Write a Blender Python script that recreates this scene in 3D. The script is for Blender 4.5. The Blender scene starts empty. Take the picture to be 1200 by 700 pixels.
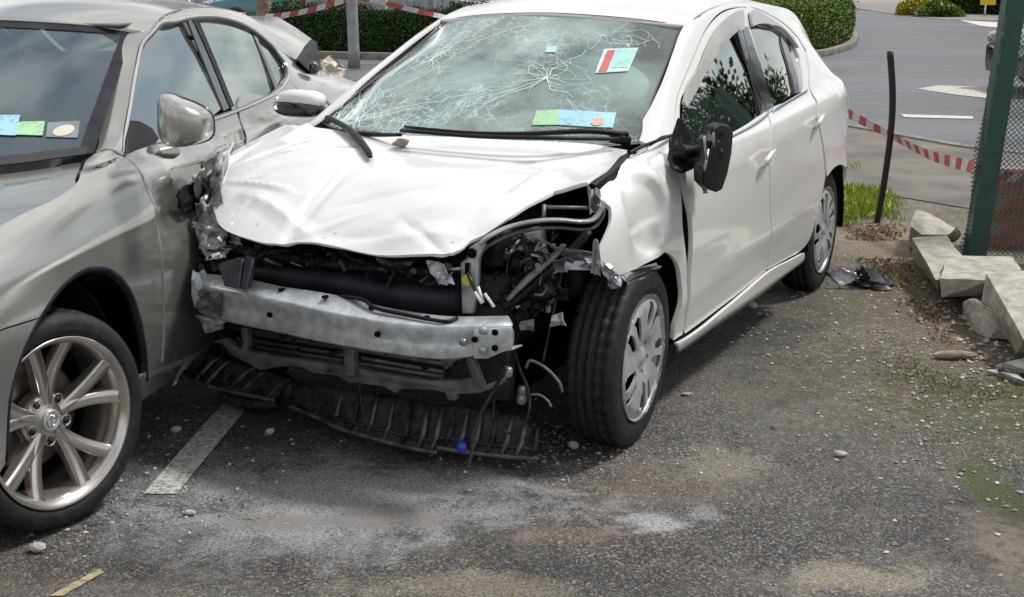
import bpy, math, random
import numpy as np
from mathutils import Vector, Matrix
from mathutils.geometry import delaunay_2d_cdt
random.seed(7); RNG=np.random.default_rng(7)
SC=bpy.context.scene; COL=SC.collection
R=math.radians
# ------------------------------------------------------------------ camera
F,PITCH,ROLL,CAMZ=1586.73,0.24025116,0.00424689,1.54852
cd=bpy.data.cameras.new('camera'); cam=bpy.data.objects.new('camera',cd); COL.objects.link(cam)
cd.sensor_width=36; cd.lens=F/1200*36; cd.clip_start=.05; cd.clip_end=2000
_c,_s=math.cos(PITCH),math.sin(PITCH); _cr,_sr=math.cos(ROLL),math.sin(ROLL)
_up=Vector((0,_s,_c)); _ex=Vector((1,0,0)); _f=Vector((0,_c,-_s))
_r=_ex*_cr+_up*_sr; _u=_up*_cr-_ex*_sr
cam.matrix_world=Matrix(((_r.x,_u.x,-_f.x,0),(_r.y,_u.y,-_f.y,0),(_r.z,_u.z,-_f.z,CAMZ),(0,0,0,1)))
SC.camera=cam; SC.render.resolution_x=1024; SC.render.resolution_y=597
# ------------------------------------------------------------------ sky and sun
SUN_EL,SUN_AZ=R(58),R(70)        # azimuth measured clockwise from +Y
W=bpy.data.worlds.new('World'); SC.world=W; W.use_nodes=True; wn=W.node_tree; wn.nodes.clear()
sky=wn.nodes.new('ShaderNodeTexSky'); sky.sky_type='NISHITA'; sky.sun_disc=False; sky.sun_elevation=SUN_EL; sky.sun_rotation=SUN_AZ
sky.air_density=1.2; sky.dust_density=2.5
tc=wn.nodes.new('ShaderNodeTexCoord'); mp=wn.nodes.new('ShaderNodeMapping'); mp.inputs['Scale'].default_value=(1,1,2.2)
nz=wn.nodes.new('ShaderNodeTexNoise'); nz.inputs['Scale'].default_value=2.3; nz.inputs['Detail'].default_value=8; nz.inputs['Roughness'].default_value=.55
cr=wn.nodes.new('ShaderNodeValToRGB'); cr.color_ramp.elements[0].position=.36; cr.color_ramp.elements[0].color=(.25,.25,.25,1); cr.color_ramp.elements[1].position=.56; cr.color_ramp.elements[1].color=(1,1,1,1)
nz2=wn.nodes.new('ShaderNodeTexNoise'); nz2.inputs['Scale'].default_value=4.5; nz2.inputs['Detail'].default_value=6
cr2=wn.nodes.new('ShaderNodeValToRGB'); cr2.color_ramp.elements[0].position=.35; cr2.color_ramp.elements[0].color=(5.2,5.5,5.9,1); cr2.color_ramp.elements[1].position=.65; cr2.color_ramp.elements[1].color=(12.5,12.3,11.8,1)
mx=wn.nodes.new('ShaderNodeMixRGB'); bg=wn.nodes.new('ShaderNodeBackground'); bg.inputs['Strength'].default_value=.076
wo=wn.nodes.new('ShaderNodeOutputWorld')
L=wn.links.new
L(tc.outputs['Generated'],mp.inputs['Vector']); L(mp.outputs[0],nz.inputs['Vector']); L(mp.outputs[0],nz2.inputs['Vector'])
L(nz.outputs['Fac'],cr.inputs[0]); L(nz2.outputs['Fac'],cr2.inputs[0]); L(cr.outputs[0],mx.inputs['Fac']); L(sky.outputs[0],mx.inputs[1]); L(cr2.outputs[0],mx.inputs[2])
L(mx.outputs[0],bg.inputs[0]); L(bg.outputs[0],wo.inputs[0])
sl=bpy.data.lights.new('sun','SUN'); sl.energy=2.5; sl.angle=R(9); sl.color=(1,.98,.95)
sun=bpy.data.objects.new('sun',sl); COL.objects.link(sun)
_sd=Vector((math.sin(SUN_AZ)*math.cos(SUN_EL),math.cos(SUN_AZ)*math.cos(SUN_EL),math.sin(SUN_EL)))
sun.rotation_euler=_sd.to_track_quat('Z','Y').to_euler(); sun.location=_sd*30
SC.view_settings.view_transform='Standard'; SC.view_settings.look='None'; SC.view_settings.exposure=0.42; SC.view_settings.gamma=1
SC.cycles.max_bounces=8; SC.cycles.transparent_max_bounces=12
import numpy as np
def _cr(P, t):
    """Catmull-Rom along axis 0 of P at positions t"""
    n=P.shape[0]; t=np.clip(t,0,n-1); i=np.minimum(np.floor(t).astype(int),n-2); f=(t-i)
    g=lambda k:P[np.clip(k,0,n-1)]
    p0=np.where((i-1<0).reshape(-1,*([1]*(P.ndim-1))),2*P[0]-P[1],g(i-1))
    p3=np.where((i+2>n-1).reshape(-1,*([1]*(P.ndim-1))),2*P[-1]-P[-2],g(i+2))
    p1,p2=g(i),g(i+1); f=f.reshape(-1,*([1]*(P.ndim-1)))
    return .5*((2*p1)+(-p0+p2)*f+(2*p0-5*p1+4*p2-p3)*f*f+(-p0+3*p1-3*p2+p3)*f**3)
class Patch:
    def __init__(s,grid,out,scale):
        s.g=np.array(grid,float); s.out=np.array(out,float); s.scale=scale   # scale: metres per unit of u and v
        s.lim=(s.g.shape[0]-1,s.g.shape[1]-1)
    def ev(s,uv):
        uv=np.asarray(uv,float); u,v=uv[:,0],uv[:,1]; nu,nv,_=s.g.shape
        u=np.clip(u,0,nu-1); i=np.minimum(np.floor(u).astype(int),nu-2)
        A=_cr(s.g,u)               # (N,nv,3)
        n=nv; t=np.clip(v,0,n-1); j=np.minimum(np.floor(t).astype(int),n-2); f=(t-j)[:,None]; r=np.arange(len(u))
        g=lambda k:A[r,np.clip(k,0,n-1)]
        p0=np.where((j-1<0)[:,None],2*A[:,0]-A[:,1],g(j-1)); p3=np.where((j+2>n-1)[:,None],2*A[:,-1]-A[:,-2],g(j+2))
        p1,p2=g(j),g(j+1)
        return .5*((2*p1)+(-p0+p2)*f+(2*p0-5*p1+4*p2-p3)*f*f+(-p0+3*p1-3*p2+p3)*f**3)
class Height:
    """z = thin plate through control points; uv = (x,y)"""
    def __init__(s,pts,smooth=1e-4,lim=None):
        P=np.array(pts,float); s.c=P[:,:2]; n=len(P); s.out=np.array([0,0,1.]); s.scale=(1,1)
        K=s.k(s.c,s.c)+np.eye(n)*smooth; Q=np.c_[np.ones(n),s.c]
        M=np.block([[K,Q],[Q.T,np.zeros((3,3))]]); s.w=np.linalg.solve(M,np.r_[P[:,2],0,0,0])
        s.box=(P[:,0].min()-.1,P[:,0].max()+.1,P[:,1].min()-.1,P[:,1].max()+.1)
    def k(s,a,b):
        d=((a[:,None]-b[None])**2).sum(-1); return .5*d*np.log(d+1e-12)
    def ev(s,uv):
        uv=np.asarray(uv,float); z=s.k(uv,s.c)@s.w[:-3]+s.w[-3]+uv@s.w[-2:]
        return np.c_[uv,z]
def side_grid(rows,dx=None):
    """rows: [x, [(y,z)...]]"""
    return [[(x,y,z) for y,z in ks] for x,ks in rows]
def smooth_rows(xs,tab,h=.1,lam=6e-5):
    """xs stations, tab[key][station] -> uniform stations, smoothed values"""
    xs=np.array(xs,float); n=int(round((xs[-1]-xs[0])/h))+1; X=np.linspace(xs[0],xs[-1],n); h=X[1]-X[0]
    B=np.zeros((len(xs),n))
    for i,x in enumerate(xs):
        j=min(int((x-X[0])/h+1e-9),n-2); f=(x-X[j])/h; B[i,j]=1-f; B[i,j+1]=f
    D=np.zeros((n-2,n))
    for i in range(n-2): D[i,i:i+3]=[1,-2,1]
    A=B.T@B+lam*h/h**4*D.T@D
    return [round(float(x),4) for x in X],[list(np.linalg.solve(A,B.T@np.array(t,float))) for t in tab]
# ---------------- white hatchback (x back from front axle, y to its left, z up) ----------------
AX=[-.75,-.35,0,.4,.65,.9,1.2,1.5,2.1,2.55,3.0,3.3]
def mk(ys,zs): return [list(zip(a,b)) for a,b in zip(zip(*ys),zip(*zs))]
_y=[[.48,.68,.76,.775,.78,.78,.785,.785,.785,.775,.70,.55],
    [.58,.75,.815,.822,.825,.825,.83,.83,.83,.825,.76,.62],
    [.63,.785,.845,.85,.85,.85,.85,.85,.85,.855,.80,.66],
    [.63,.785,.845,.85,.852,.852,.852,.853,.855,.862,.80,.67],
    [.58,.74,.805,.812,.82,.825,.828,.83,.835,.845,.775,.66],
    [.52,.66,.715,.735,.748,.755,.762,.765,.765,.757,.70,.62],
    [.40,.50,.60,.70,.668,.637,.605,.588,.575,.57,.55,.53],
    [.20,.25,.45,.665,.63,.598,.56,.54,.525,.52,.50,.48],
    [.10,.20,.40,.62,.585,.55,.51,.48,.46,.455,.44,.42]]
_z=[[.20]*2+[.19]*7+[.20,.24,.30],
    [.30,.30,.29,.28,.28,.28,.28,.28,.28,.29,.33,.38],
    [.42,.46,.50]+[.50]*7+[.52,.52],
    [.55,.64,.71,.72,.72,.72,.73,.74,.76,.78,.80,.80],
    [.66,.77,.85,.885,.89,.895,.90,.91,.935,.96,.97,.95],
    [.72,.84,.90,.945,.955,.96,.967,.975,1.0,1.03,1.04,1.02],
    [.74,.86,.92,.965,1.08,1.18,1.285,1.345,1.345,1.30,1.22,1.13],
    [.75,.87,.93,.975,1.10,1.215,1.335,1.385,1.395,1.37,1.315,1.22],
    [.75,.87,.93,.98,1.105,1.22,1.345,1.40,1.41,1.385,1.33,1.23]]
_o=AX; AX,_y=smooth_rows(_o,_y); _,_z=smooth_rows(_o,_z)
A_side=Patch(side_grid(list(zip(AX,mk(_y,_z)))),(0,1,0),(.1,.14))
RX=[1.05,1.30,1.6,2.1,2.55,3.0,3.3]
_rz=[(1.275,1.345,1.365),(1.35,1.395,1.41),(1.39,1.425,1.435),(1.40,1.435,1.445),(1.37,1.41,1.42),(1.315,1.35,1.36),(1.22,1.25,1.26)]
_ry=[.575,.555,.54,.525,.52,.50,.48]
def railfix(patch,xs,x):
    p=patch.ev([(float(np.interp(x,xs,range(len(xs)))),6.985)])[0]; return p[1],p[2]
def roofrow(patch,xs,x,b,c,xm):
    xe=max(x,xm); y,z=railfix(patch,xs,xe); xi=x+(xe-x)*.3; return [(xe,-y,z),(xi,-y*.55,max(b,z+.012)),(x,0,max(c,z+.02)),(xi,y*.55,max(b,z+.012)),(xe,y,z)]
A_roof=Patch([roofrow(A_side,AX,x,b,c,1.17) for x,(a,b,c) in zip(RX,_rz)],(0,0,1),(.35,.27))
# windscreen: rows from base to top, columns right to left
def ws(rows): return [[(xc+(xe-xc)*abs(t)**2.2,t*y,zc+(ze-zc)*abs(t)**2) for t in (-1,-.6,0,.6,1)] for xc,xe,y,zc,ze in rows]
A_ws=Patch(ws([(.14,.41,.665,.935,.955),(.44,.66,.61,1.10,1.08),(.76,.93,.565,1.245,1.20),(1.07,1.18,.525,1.365,1.325)]),(-.6,0,.8),(.35,.33))
# ---------------- silver saloon ----------------
LXs=[-.9,-.6,-.3,0,.35,.8,1.1,1.45,1.9,2.3,2.6,2.85,3.4,3.8]
_y=[[.60,.76,.83,.84,.83,.83,.83,.83,.83,.83,.84,.85,.80,.66],
    [.68,.81,.865,.875,.87,.865,.865,.865,.865,.865,.875,.885,.84,.70],
    [.72,.835,.89,.905,.895,.885,.885,.885,.885,.89,.90,.91,.86,.73],
    [.72,.83,.885,.90,.89,.885,.885,.885,.885,.89,.90,.905,.86,.73],
    [.66,.775,.84,.86,.85,.85,.85,.85,.85,.85,.86,.87,.82,.70],
    [.57,.68,.75,.775,.775,.77,.765,.76,.758,.755,.755,.755,.70,.62],
    [.40,.50,.60,.66,.70,.72,.665,.60,.575,.58,.605,.65,.62,.50],
    [.20,.25,.40,.55,.64,.69,.63,.555,.52,.52,.54,.58,.55,.40],
    [.10,.20,.30,.45,.56,.615,.55,.465,.45,.45,.47,.50,.47,.35]]
_z=[[.20,.19]+[.18]*10+[.22,.28],
    [.30]*12+[.33,.38],
    [.44,.46,.48]+[.50]*9+[.52,.52],
    [.60,.65,.69,.71,.71,.71,.71,.72,.73,.74,.76,.77,.78,.76],
    [.70,.755,.80,.835,.86,.875,.88,.885,.90,.92,.93,.94,.94,.91],
    [.74,.80,.85,.885,.92,.945,.952,.96,.975,.99,1.00,1.01,1.00,.96],
    [.76,.82,.87,.905,.945,.97,1.12,1.285,1.34,1.31,1.22,1.10,1.03,.97],
    [.77,.83,.88,.92,.955,.985,1.15,1.325,1.385,1.37,1.31,1.20,1.05,.98],
    [.77,.83,.88,.925,.96,.99,1.165,1.335,1.40,1.385,1.325,1.21,1.06,.98]]
_o=LXs; LXs,_y=smooth_rows(_o,_y); _,_z=smooth_rows(_o,_z)
L_side=Patch(side_grid(list(zip(LXs,mk(_y,_z)))),(0,1,0),(.1,.14))
_r=[(1.30,.56,1.30,1.345,1.366),(1.62,.545,1.335,1.40,1.415),(1.9,.52,1.385,1.42,1.43),(2.3,.52,1.37,1.405,1.415),(2.6,.54,1.31,1.345,1.355),(2.9,.58,1.18,1.24,1.25),(3.1,.57,1.10,1.14,1.15)]
L_roof=Patch([roofrow(L_side,LXs,x,b,c,1.41) for x,y,a,b,c in _r],(0,0,1),(.3,.27))
L_ws=Patch(ws([(.42,.72,.665,.93,.965),(.70,.96,.61,1.09,1.09),(1.0,1.2,.555,1.235,1.215),(1.29,1.42,.50,1.355,1.32)]),(-.6,0,.8),(.35,.33))
L_hood=Patch([[(x,t*y,zc-(zc-ze)*abs(t)**2.2) for t in (-1,-.6,0,.6,1)] for x,y,zc,ze in [(-.85,.60,.70,.66),(-.5,.68,.79,.77),(-.1,.72,.86,.845),(.3,.74,.90,.885),(.62,.745,.935,.93),(.8,.75,.955,.95)]],(0,0,1),(.35,.35))
A_hood=Height([(-.50,-.55,.685),(-.54,-.13,.70),(-.545,.178,.70),(-.53,.43,.722),(-.47,.46,.748),(-.385,.53,.80),(-.18,.61,.868),(-.16,.70,.898),
 (.25,-.68,.948),(.05,0,.945),(.10,.35,.945),(.10,-.35,.945),(.23,.685,.952),(-.15,-.60,.87),(-.15,0,.895),(-.15,.35,.892),(-.40,-.3,.80),(-.38,.1,.815),(-.42,.35,.80),(-.38,-.62,.745)],smooth=2e-4)
PATCH=dict(A_side=A_side,A_roof=A_roof,A_ws=A_ws,L_side=L_side,L_roof=L_roof,L_ws=L_ws,L_hood=L_hood,A_hood=A_hood)

# ------------------------------------------------------------------ materials
def M(name):
    m=bpy.data.materials.new(name); m.use_nodes=True; return m,m.node_tree,m.node_tree.nodes['Principled BSDF']
def node(nt,typ,ins=None,**kw):
    n=nt.nodes.new('ShaderNode'+typ)
    for k,v in kw.items(): setattr(n,k,v)
    for k,v in (ins or {}).items():
        if hasattr(v,'bl_idname') and hasattr(v,'outputs'): v=v.outputs[0]
        if isinstance(v,bpy.types.NodeSocket): nt.links.new(v,n.inputs[k])
        else:
            if isinstance(v,(tuple,list)) and len(v)==3 and n.inputs[k].type=='RGBA': v=(*v,1)
            n.inputs[k].default_value=v
    return n
def coord(nt,kind='Object'): return nt.nodes.new('ShaderNodeTexCoord').outputs[kind]
def noise(nt,vec,scale,detail=4,rough=.55,dist=0): return node(nt,'TexNoise',{'Vector':vec,'Scale':scale,'Detail':detail,'Roughness':rough,'Distortion':dist})
def ramp(nt,fac,a,b,ca=(0,0,0),cb=(1,1,1)):
    r=node(nt,'ValToRGB',{0:fac}); e=r.color_ramp.elements; e[0].position=a; e[1].position=b; e[0].color=(*ca,1); e[1].color=(*cb,1); return r
def mix(nt,fac,a,b): return node(nt,'MixRGB',{0:fac,1:a,2:b})
def mul(nt,a,b): return node(nt,'Math',{0:a,1:b},operation='MULTIPLY')
def bump(nt,bs,h,strength=.3,dist=.01,prev=None):
    b=node(nt,'Bump',{'Height':h,'Strength':strength,'Distance':dist})
    if prev: nt.links.new(prev.outputs[0],b.inputs['Normal'])
    nt.links.new(b.outputs[0],bs.inputs['Normal']); return b
def simple(name,col,rough=.5,metal=0,coat=0,var=.25,scale=12,bm=0,bscale=60,bdist=.002,col2=None,rvar=.15,spec=None):
    m,nt,b=M(name); c=coord(nt); n=noise(nt,c,scale)
    c2=col2 or tuple(x*(1-var) for x in col)
    mm=mix(nt,ramp(nt,n,.35,.65),col,c2); nt.links.new(mm.outputs[0],b.inputs['Base Color'])
    rr=node(nt,'MapRange',{0:noise(nt,c,scale*1.7).outputs[0],1:.3,2:.7,3:max(rough-rvar*rough,.02),4:min(rough+rvar*rough,1)})
    nt.links.new(rr.outputs[0],b.inputs['Roughness']); b.inputs['Metallic'].default_value=metal; b.inputs['Coat Weight'].default_value=coat; b.inputs['Coat Roughness'].default_value=.06
    if spec is not None: b.inputs['Specular IOR Level'].default_value=spec
    if bm: bump(nt,b,noise(nt,c,bscale,6),bm,bdist)
    return m
def paint(name,col,dirt,metal,rough,coat=1,amount=.35,wave=.0,chips=0):
    m,nt,b=M(name); c=coord(nt)
    n1=ramp(nt,noise(nt,c,2.6,8,.65),.48,.75); n2=ramp(nt,noise(nt,c,95,3),.60,.72); sc=node(nt,'Mapping',{0:c,3:(3,12,22)})
    n3=ramp(nt,noise(nt,sc.outputs[0],3.2,5,.7,1.2),.60,.78)
    f=mul(nt,n1,amount); g=node(nt,'Math',{0:f.outputs[0],1:mul(nt,n2,amount*.8).outputs[0]},operation='MAXIMUM')
    g=node(nt,'Math',{0:g.outputs[0],1:mul(nt,n3,amount*.5).outputs[0]},operation='MAXIMUM')
    mm=mix(nt,g,col,dirt); nt.links.new(mm.outputs[0],b.inputs['Base Color'])
    b.inputs['Metallic'].default_value=metal; b.inputs['Roughness'].default_value=rough; b.inputs['Coat Weight'].default_value=coat
    cr_=node(nt,'MapRange',{0:g.outputs[0],1:0,2:.4,3:.04,4:.45}); nt.links.new(cr_.outputs[0],b.inputs['Coat Roughness'])
    if chips:
        sx=node(nt,'SeparateXYZ',{0:c}); ed=node(nt,'MapRange',{0:sx.outputs[0],1:.34,2:.58,3:0,4:.8}); sc2=node(nt,'Mapping',{0:c,2:(0,0,.7),3:(40,6,20)})
        ch=ramp(nt,noise(nt,c,34,6,.7),.635,.66); st=ramp(nt,noise(nt,sc2.outputs[0],1.6,4,.6),.63,.66); e1=node(nt,'Math',{0:mul(nt,ch,ed.outputs[0]).outputs[0],1:mul(nt,st,.10).outputs[0]},operation='MAXIMUM')
        m3=mix(nt,e1,mm,(.13,.13,.135)); nt.links.new(m3.outputs[0],b.inputs['Base Color'])
    if wave: bump(nt,b,noise(nt,c,5,2),wave,.02)
    return m
MT={}
MT['white']=paint('pearl_white_paint',(.70,.695,.675),(.40,.36,.30),0,.32,1,.22,.03)
MT['white_hood']=paint('dented_white_paint',(.72,.725,.73),(.40,.38,.36),0,.35,.9,.35,.06,1)
MT['silver']=paint('champagne_silver_paint',(.38,.375,.35),(.26,.25,.22),.70,.27,1,.22,.02)
MT['silver_roof']=MT['silver']
MT['rubber']=simple('tyre_rubber',(.011,.012,.015),.62,var=.3,scale=30,bm=.6,bscale=140,spec=.3,col2=(.024,.024,.024))
MT['black']=simple('black_plastic',(.008,.008,.009),.5,spec=.22,var=.3,scale=14,bm=.25,bscale=180,bdist=.001)
MT['blackdust']=simple('dusty_black_plastic',(.007,.007,.009),.55,spec=.3,scale=26,bm=.9,bscale=45,bdist=.008,col2=(.045,.044,.042))
MT['gloss']=simple('gloss_black_trim',(.012,.012,.014),.10,var=.2,coat=1)
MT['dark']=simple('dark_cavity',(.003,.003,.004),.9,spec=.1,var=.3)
MT['engine']=simple('engine_bay_grime',(.006,.006,.008),.55,spec=.25,col2=(.035,.035,.035),scale=16,bm=.8,bscale=35,bdist=.01)
MT['lip_worn_highlight']=simple('worn_highlit_grey_plastic',(.03,.03,.032),.45,col2=(.12,.118,.112),scale=22,bm=.6,bscale=60)  # worn grey, with painted-in highlights for the undertray lips and ribs
MT['galv']=simple('bare_grey_steel',(.44,.46,.48),.34,metal=.6,col2=(.22,.23,.235),scale=14,bm=.35,bscale=70,bdist=.003)
MT['beam']=simple('scuffed_aluminium',(.62,.65,.68),.34,metal=.5,col2=(.40,.42,.44),scale=24,bm=.5,bscale=70,bdist=.004)
MT['greyplate']=simple('grimy_grey_steel',(.17,.18,.18),.5,metal=.35,col2=(.075,.08,.08),scale=18,bm=.4,bscale=60,bdist=.003)
MT['duct']=simple('navy_black_plastic',(.006,.0065,.011),.5,spec=.22,col2=(.022,.023,.030),scale=9,bm=.4,bscale=25,bdist=.008)
MT['resv']=simple('milky_reservoir_plastic',(.30,.32,.30),.35,col2=(.10,.105,.10),scale=11,bm=.4,bscale=30,bdist=.006)
MT['clear']=simple('broken_clear_plastic',(.40,.40,.38),.18,col2=(.04,.04,.04),scale=32,coat=1,bm=.6,bscale=40,bdist=.01)
MT['cover']=simple('silver_wheel_cover',(.50,.51,.52),.36,metal=.35,col2=(.36,.36,.36),scale=20,bm=.1)
MT['alloy']=simple('satin_alloy',(.62,.59,.55),.22,metal=.85,col2=(.48,.45,.41),scale=9)
MT['alloy_dark']=simple('brown_alloy_barrel',(.30,.24,.20),.38,metal=.7,col2=(.12,.09,.08),scale=14)
MT['chrome']=simple('chrome_trim',(.80,.80,.79),.10,metal=1,var=.1)
MT['seat']=simple('dark_seat_fabric',(.03,.031,.033),.85,col2=(.05,.05,.052),bm=.3,bscale=200)
MT['tan']=simple('pale_grey_leather',(.22,.215,.20),.6,bm=.2)
MT['airbag']=simple('airbag_cloth',(.75,.80,.70),.8,bm=.4,bscale=18,bdist=.02,var=.15)
MT['red']=simple('dark_red_cloth',(.55,.01,.02),.6,bm=.4,bscale=30,bdist=.01)
MT['blue']=simple('blue_plug_plastic',(.02,.07,.5),.35)
MT['yellow']=simple('yellow_grease_mark',(.55,.52,.08),.5)
MT['stone']=simple('tan_stone',(.36,.30,.22),.85,scale=60,bm=.8,bscale=60,bdist=.004)
MT['cream']=simple('cracked_cream_plastic',(.60,.55,.47),.4,col2=(.36,.32,.26),scale=14,bm=.6,bscale=18,bdist=.02)
MT['conc']=simple('weathered_concrete',(.45,.43,.39),.9,col2=(.27,.25,.205),scale=11,bm=1,bscale=45,bdist=.012)
MT['conc2']=simple('broken_pale_concrete',(.50,.48,.45),.92,col2=(.33,.31,.28),scale=16,bm=1,bscale=40,bdist=.015)
MT['greenpaint']=simple('green_fence_paint',(.012,.075,.055),.38,col2=(.02,.045,.035),scale=16,bm=.3,bscale=60)
MT['mesh']=simple('green_fence_wire',(.05,.13,.11),.4,metal=.1)
MT['post']=simple('weathered_galvanised_pole',(.34,.36,.37),.5,metal=.3,col2=(.26,.27,.26),scale=5)
MT['blackpole']=simple('bent_black_tube',(.012,.012,.014),.35,var=.2)
MT['tred']=simple('red_tape',(.60,.11,.10),.35,bm=.2,bscale=20); MT['twhite']=simple('white_tape',(.78,.77,.76),.35,bm=.2,bscale=20)
MT['bark']=simple('plane_tree_bark',(.36,.29,.20),.9,col2=(.18,.14,.10),scale=6,bm=.9,bscale=14,bdist=.03)
MT['sign']=simple('yellow_sign_face',(.78,.55,.03),.4,var=.1); MT['signpost']=simple('white_post_paint',(.7,.7,.68),.5)
MT['brick']=simple('red_brown_brick',(.42,.13,.07),.85,col2=(.27,.085,.05),scale=14,bm=.8,bscale=60); MT['mortar']=simple('mortar',(.30,.27,.23),.95)
def sticker(name,col,ink):
    m,nt,b=M(name); c=coord(nt); mp_=node(nt,'Mapping',{0:c,3:(40,60,150)}); a=ramp(nt,noise(nt,mp_.outputs[0],1.5,3,.7),.50,.56); k=ramp(nt,noise(nt,c,18,3),.42,.6)
    nt.links.new(mix(nt,mul(nt,mul(nt,a,k).outputs[0],.65),col,ink).outputs[0],b.inputs['Base Color']); b.inputs['Roughness'].default_value=.4; return m
def leafmat(name,a,b,c_):
    m,nt,bs=M(name); g=nt.nodes.new('ShaderNodeNewGeometry'); r=node(nt,'ValToRGB',{0:g.outputs['Random Per Island']}); e=r.color_ramp.elements
    e[0].color=(*a,1); e[1].color=(*b,1); x=e.new(.55); x.color=(*c_,1)
    nt.links.new(r.outputs[0],bs.inputs['Base Color']); bs.inputs['Roughness'].default_value=.45; bs.inputs['Specular IOR Level'].default_value=.3
    return m
MT['hedge']=leafmat('hedge_leaves',(.035,.085,.010),(.24,.30,.04),(.11,.18,.022)); MT['hedge_dark']=leafmat('dark_hedge_leaves',(.012,.035,.008),(.07,.12,.03),(.03,.07,.014))
MT['tree']=leafmat('tree_leaves',(.015,.04,.010),(.06,.10,.03),(.03,.065,.015)); MT['yshrub']=leafmat('yellow_shrub_leaves',(.25,.24,.02),(.62,.55,.05),(.45,.45,.04))
MT['grass']=leafmat('grass_blades',(.12,.19,.015),(.42,.46,.06),(.27,.37,.03)); MT['moss']=leafmat('moss_tufts',(.05,.07,.008),(.16,.20,.02),(.10,.13,.015))
MT['straw']=leafmat('dead_grass_and_leaves',(.16,.10,.05),(.42,.33,.22),(.28,.19,.11))
def glassmat(name,tint,refl=.5,dif=(.1,.1,.1),difw=0.0,rough=.02,milk=None,fac0=.06,gcol=(1,1,1)):
    m,nt,b=M(name); nt.nodes.remove(b); out=nt.nodes['Material Output']
    tr=node(nt,'BsdfTransparent',{0:tint}); gl=node(nt,'BsdfGlossy',{0:gcol,1:rough}); lw=node(nt,'LayerWeight',{0:refl})
    f=node(nt,'MapRange',{0:lw.outputs['Fresnel'],1:0,2:1,3:fac0,4:1})
    base=tr
    if difw:
        di=node(nt,'BsdfDiffuse',{0:dif}); base=node(nt,'MixShader',{0:difw,1:tr.outputs[0],2:di.outputs[0]})
        if milk: nt.links.new(milk(nt),base.inputs[0])
    mxs=node(nt,'MixShader',{0:f.outputs[0],1:base.outputs[0],2:gl.outputs[0]}); nt.links.new(mxs.outputs[0],out.inputs[0]); return m
def milk(nt):
    c=coord(nt); n=noise(nt,c,3.2,7,.6,.6); a=ramp(nt,n,.36,.64,(.13,)*3,(.60,)*3)
    v=node(nt,'TexVoronoi',{'Vector':node(nt,'MixRGB',{0:.12,1:c,2:noise(nt,c,7,4).outputs['Color']}).outputs[0],'Scale':26},feature='DISTANCE_TO_EDGE')
    vr=ramp(nt,v.outputs[0],.012,.05,(.55,)*3,(0,)*3); patch=ramp(nt,noise(nt,c,1.9,3),.46,.60)
    sx=node(nt,'SeparateXYZ',{0:c}); pos=node(nt,'MapRange',{0:sx.outputs[1],1:-.1,2:.6,3:1.05,4:.62}); a=mul(nt,a,pos.outputs[0])
    k=mul(nt,vr,patch); return node(nt,'Math',{0:a.outputs[0],1:k.outputs[0]},operation='ADD').outputs[0]
MT['glass']=glassmat('side_glass',(.10,.12,.11),.5,fac0=.55,gcol=(.95,.96,.88)); MT['glass_lx']=glassmat('tinted_side_glass',(.42,.50,.46),.28,fac0=.50,dif=(.10,.12,.11),difw=.25,gcol=(.86,.95,.88))
MT['ws_cracked']=glassmat('crazed_windscreen',(.62,.78,.75),.30,(.42,.58,.55),.3,.06,milk,.10)
MT['ws']=glassmat('windscreen',(.50,.60,.62),.35,(.20,.27,.30),.12,.02,None,.12,(.80,.92,1))
MT['visor']=simple('smoked_rain_deflector',(.35,.335,.30),.12,coat=1,var=.1)
MT['crack']=simple('glass_fracture_lines',(.75,.88,.86),.4,var=.1)
MT['mirrorglass']=simple('mirror_glass',(.7,.7,.7),.03,metal=1,var=0)
# ------------------------------------------------------------------ object helpers
def link(o,parent=None):
    COL.objects.link(o)
    if parent is not None: o.parent=parent
    return o
def tag(o,label=None,cat=None,group=None,kind=None):
    if label: o['label']=label
    if cat: o['category']=cat
    if group: o['group']=group
    if kind: o['kind']=kind
    return o
def empty(name,loc=(0,0,0),rz=0,**k):
    o=bpy.data.objects.new(name,None); o.location=loc; o.rotation_euler=(0,0,rz); o.empty_display_size=.2; link(o); return tag(o,**k)
def mesh(name,V,Fc,mat,parent=None,smooth=True,normals=None,mi=None,bevel=0,car=False):
    V=np.asarray(V,float)
    if car: V=V*np.array([-1,1,1.]); Fc=[tuple(reversed(f)) for f in Fc]
    me=bpy.data.meshes.new(name); me.from_pydata(V.tolist(),[],[tuple(int(i) for i in f) for f in Fc])
    for m in (mat if isinstance(mat,(list,tuple)) else [mat]): me.materials.append(MT[m] if isinstance(m,str) else m)
    if mi is not None: me.polygons.foreach_set('material_index',mi)
    if smooth: me.polygons.foreach_set('use_smooth',[True]*len(me.polygons))
    me.update()
    if normals is not None:
        N=np.asarray(normals,float)
        if car: N=N*np.array([-1,1,1.])
        me.normals_split_custom_set_from_vertices(N.tolist())
    o=bpy.data.objects.new(name,me); link(o,parent)
    if bevel:
        b=o.modifiers.new('bevel','BEVEL'); b.width=bevel; b.segments=2; b.limit_method='ANGLE'; b.angle_limit=R(40)
    return o
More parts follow.
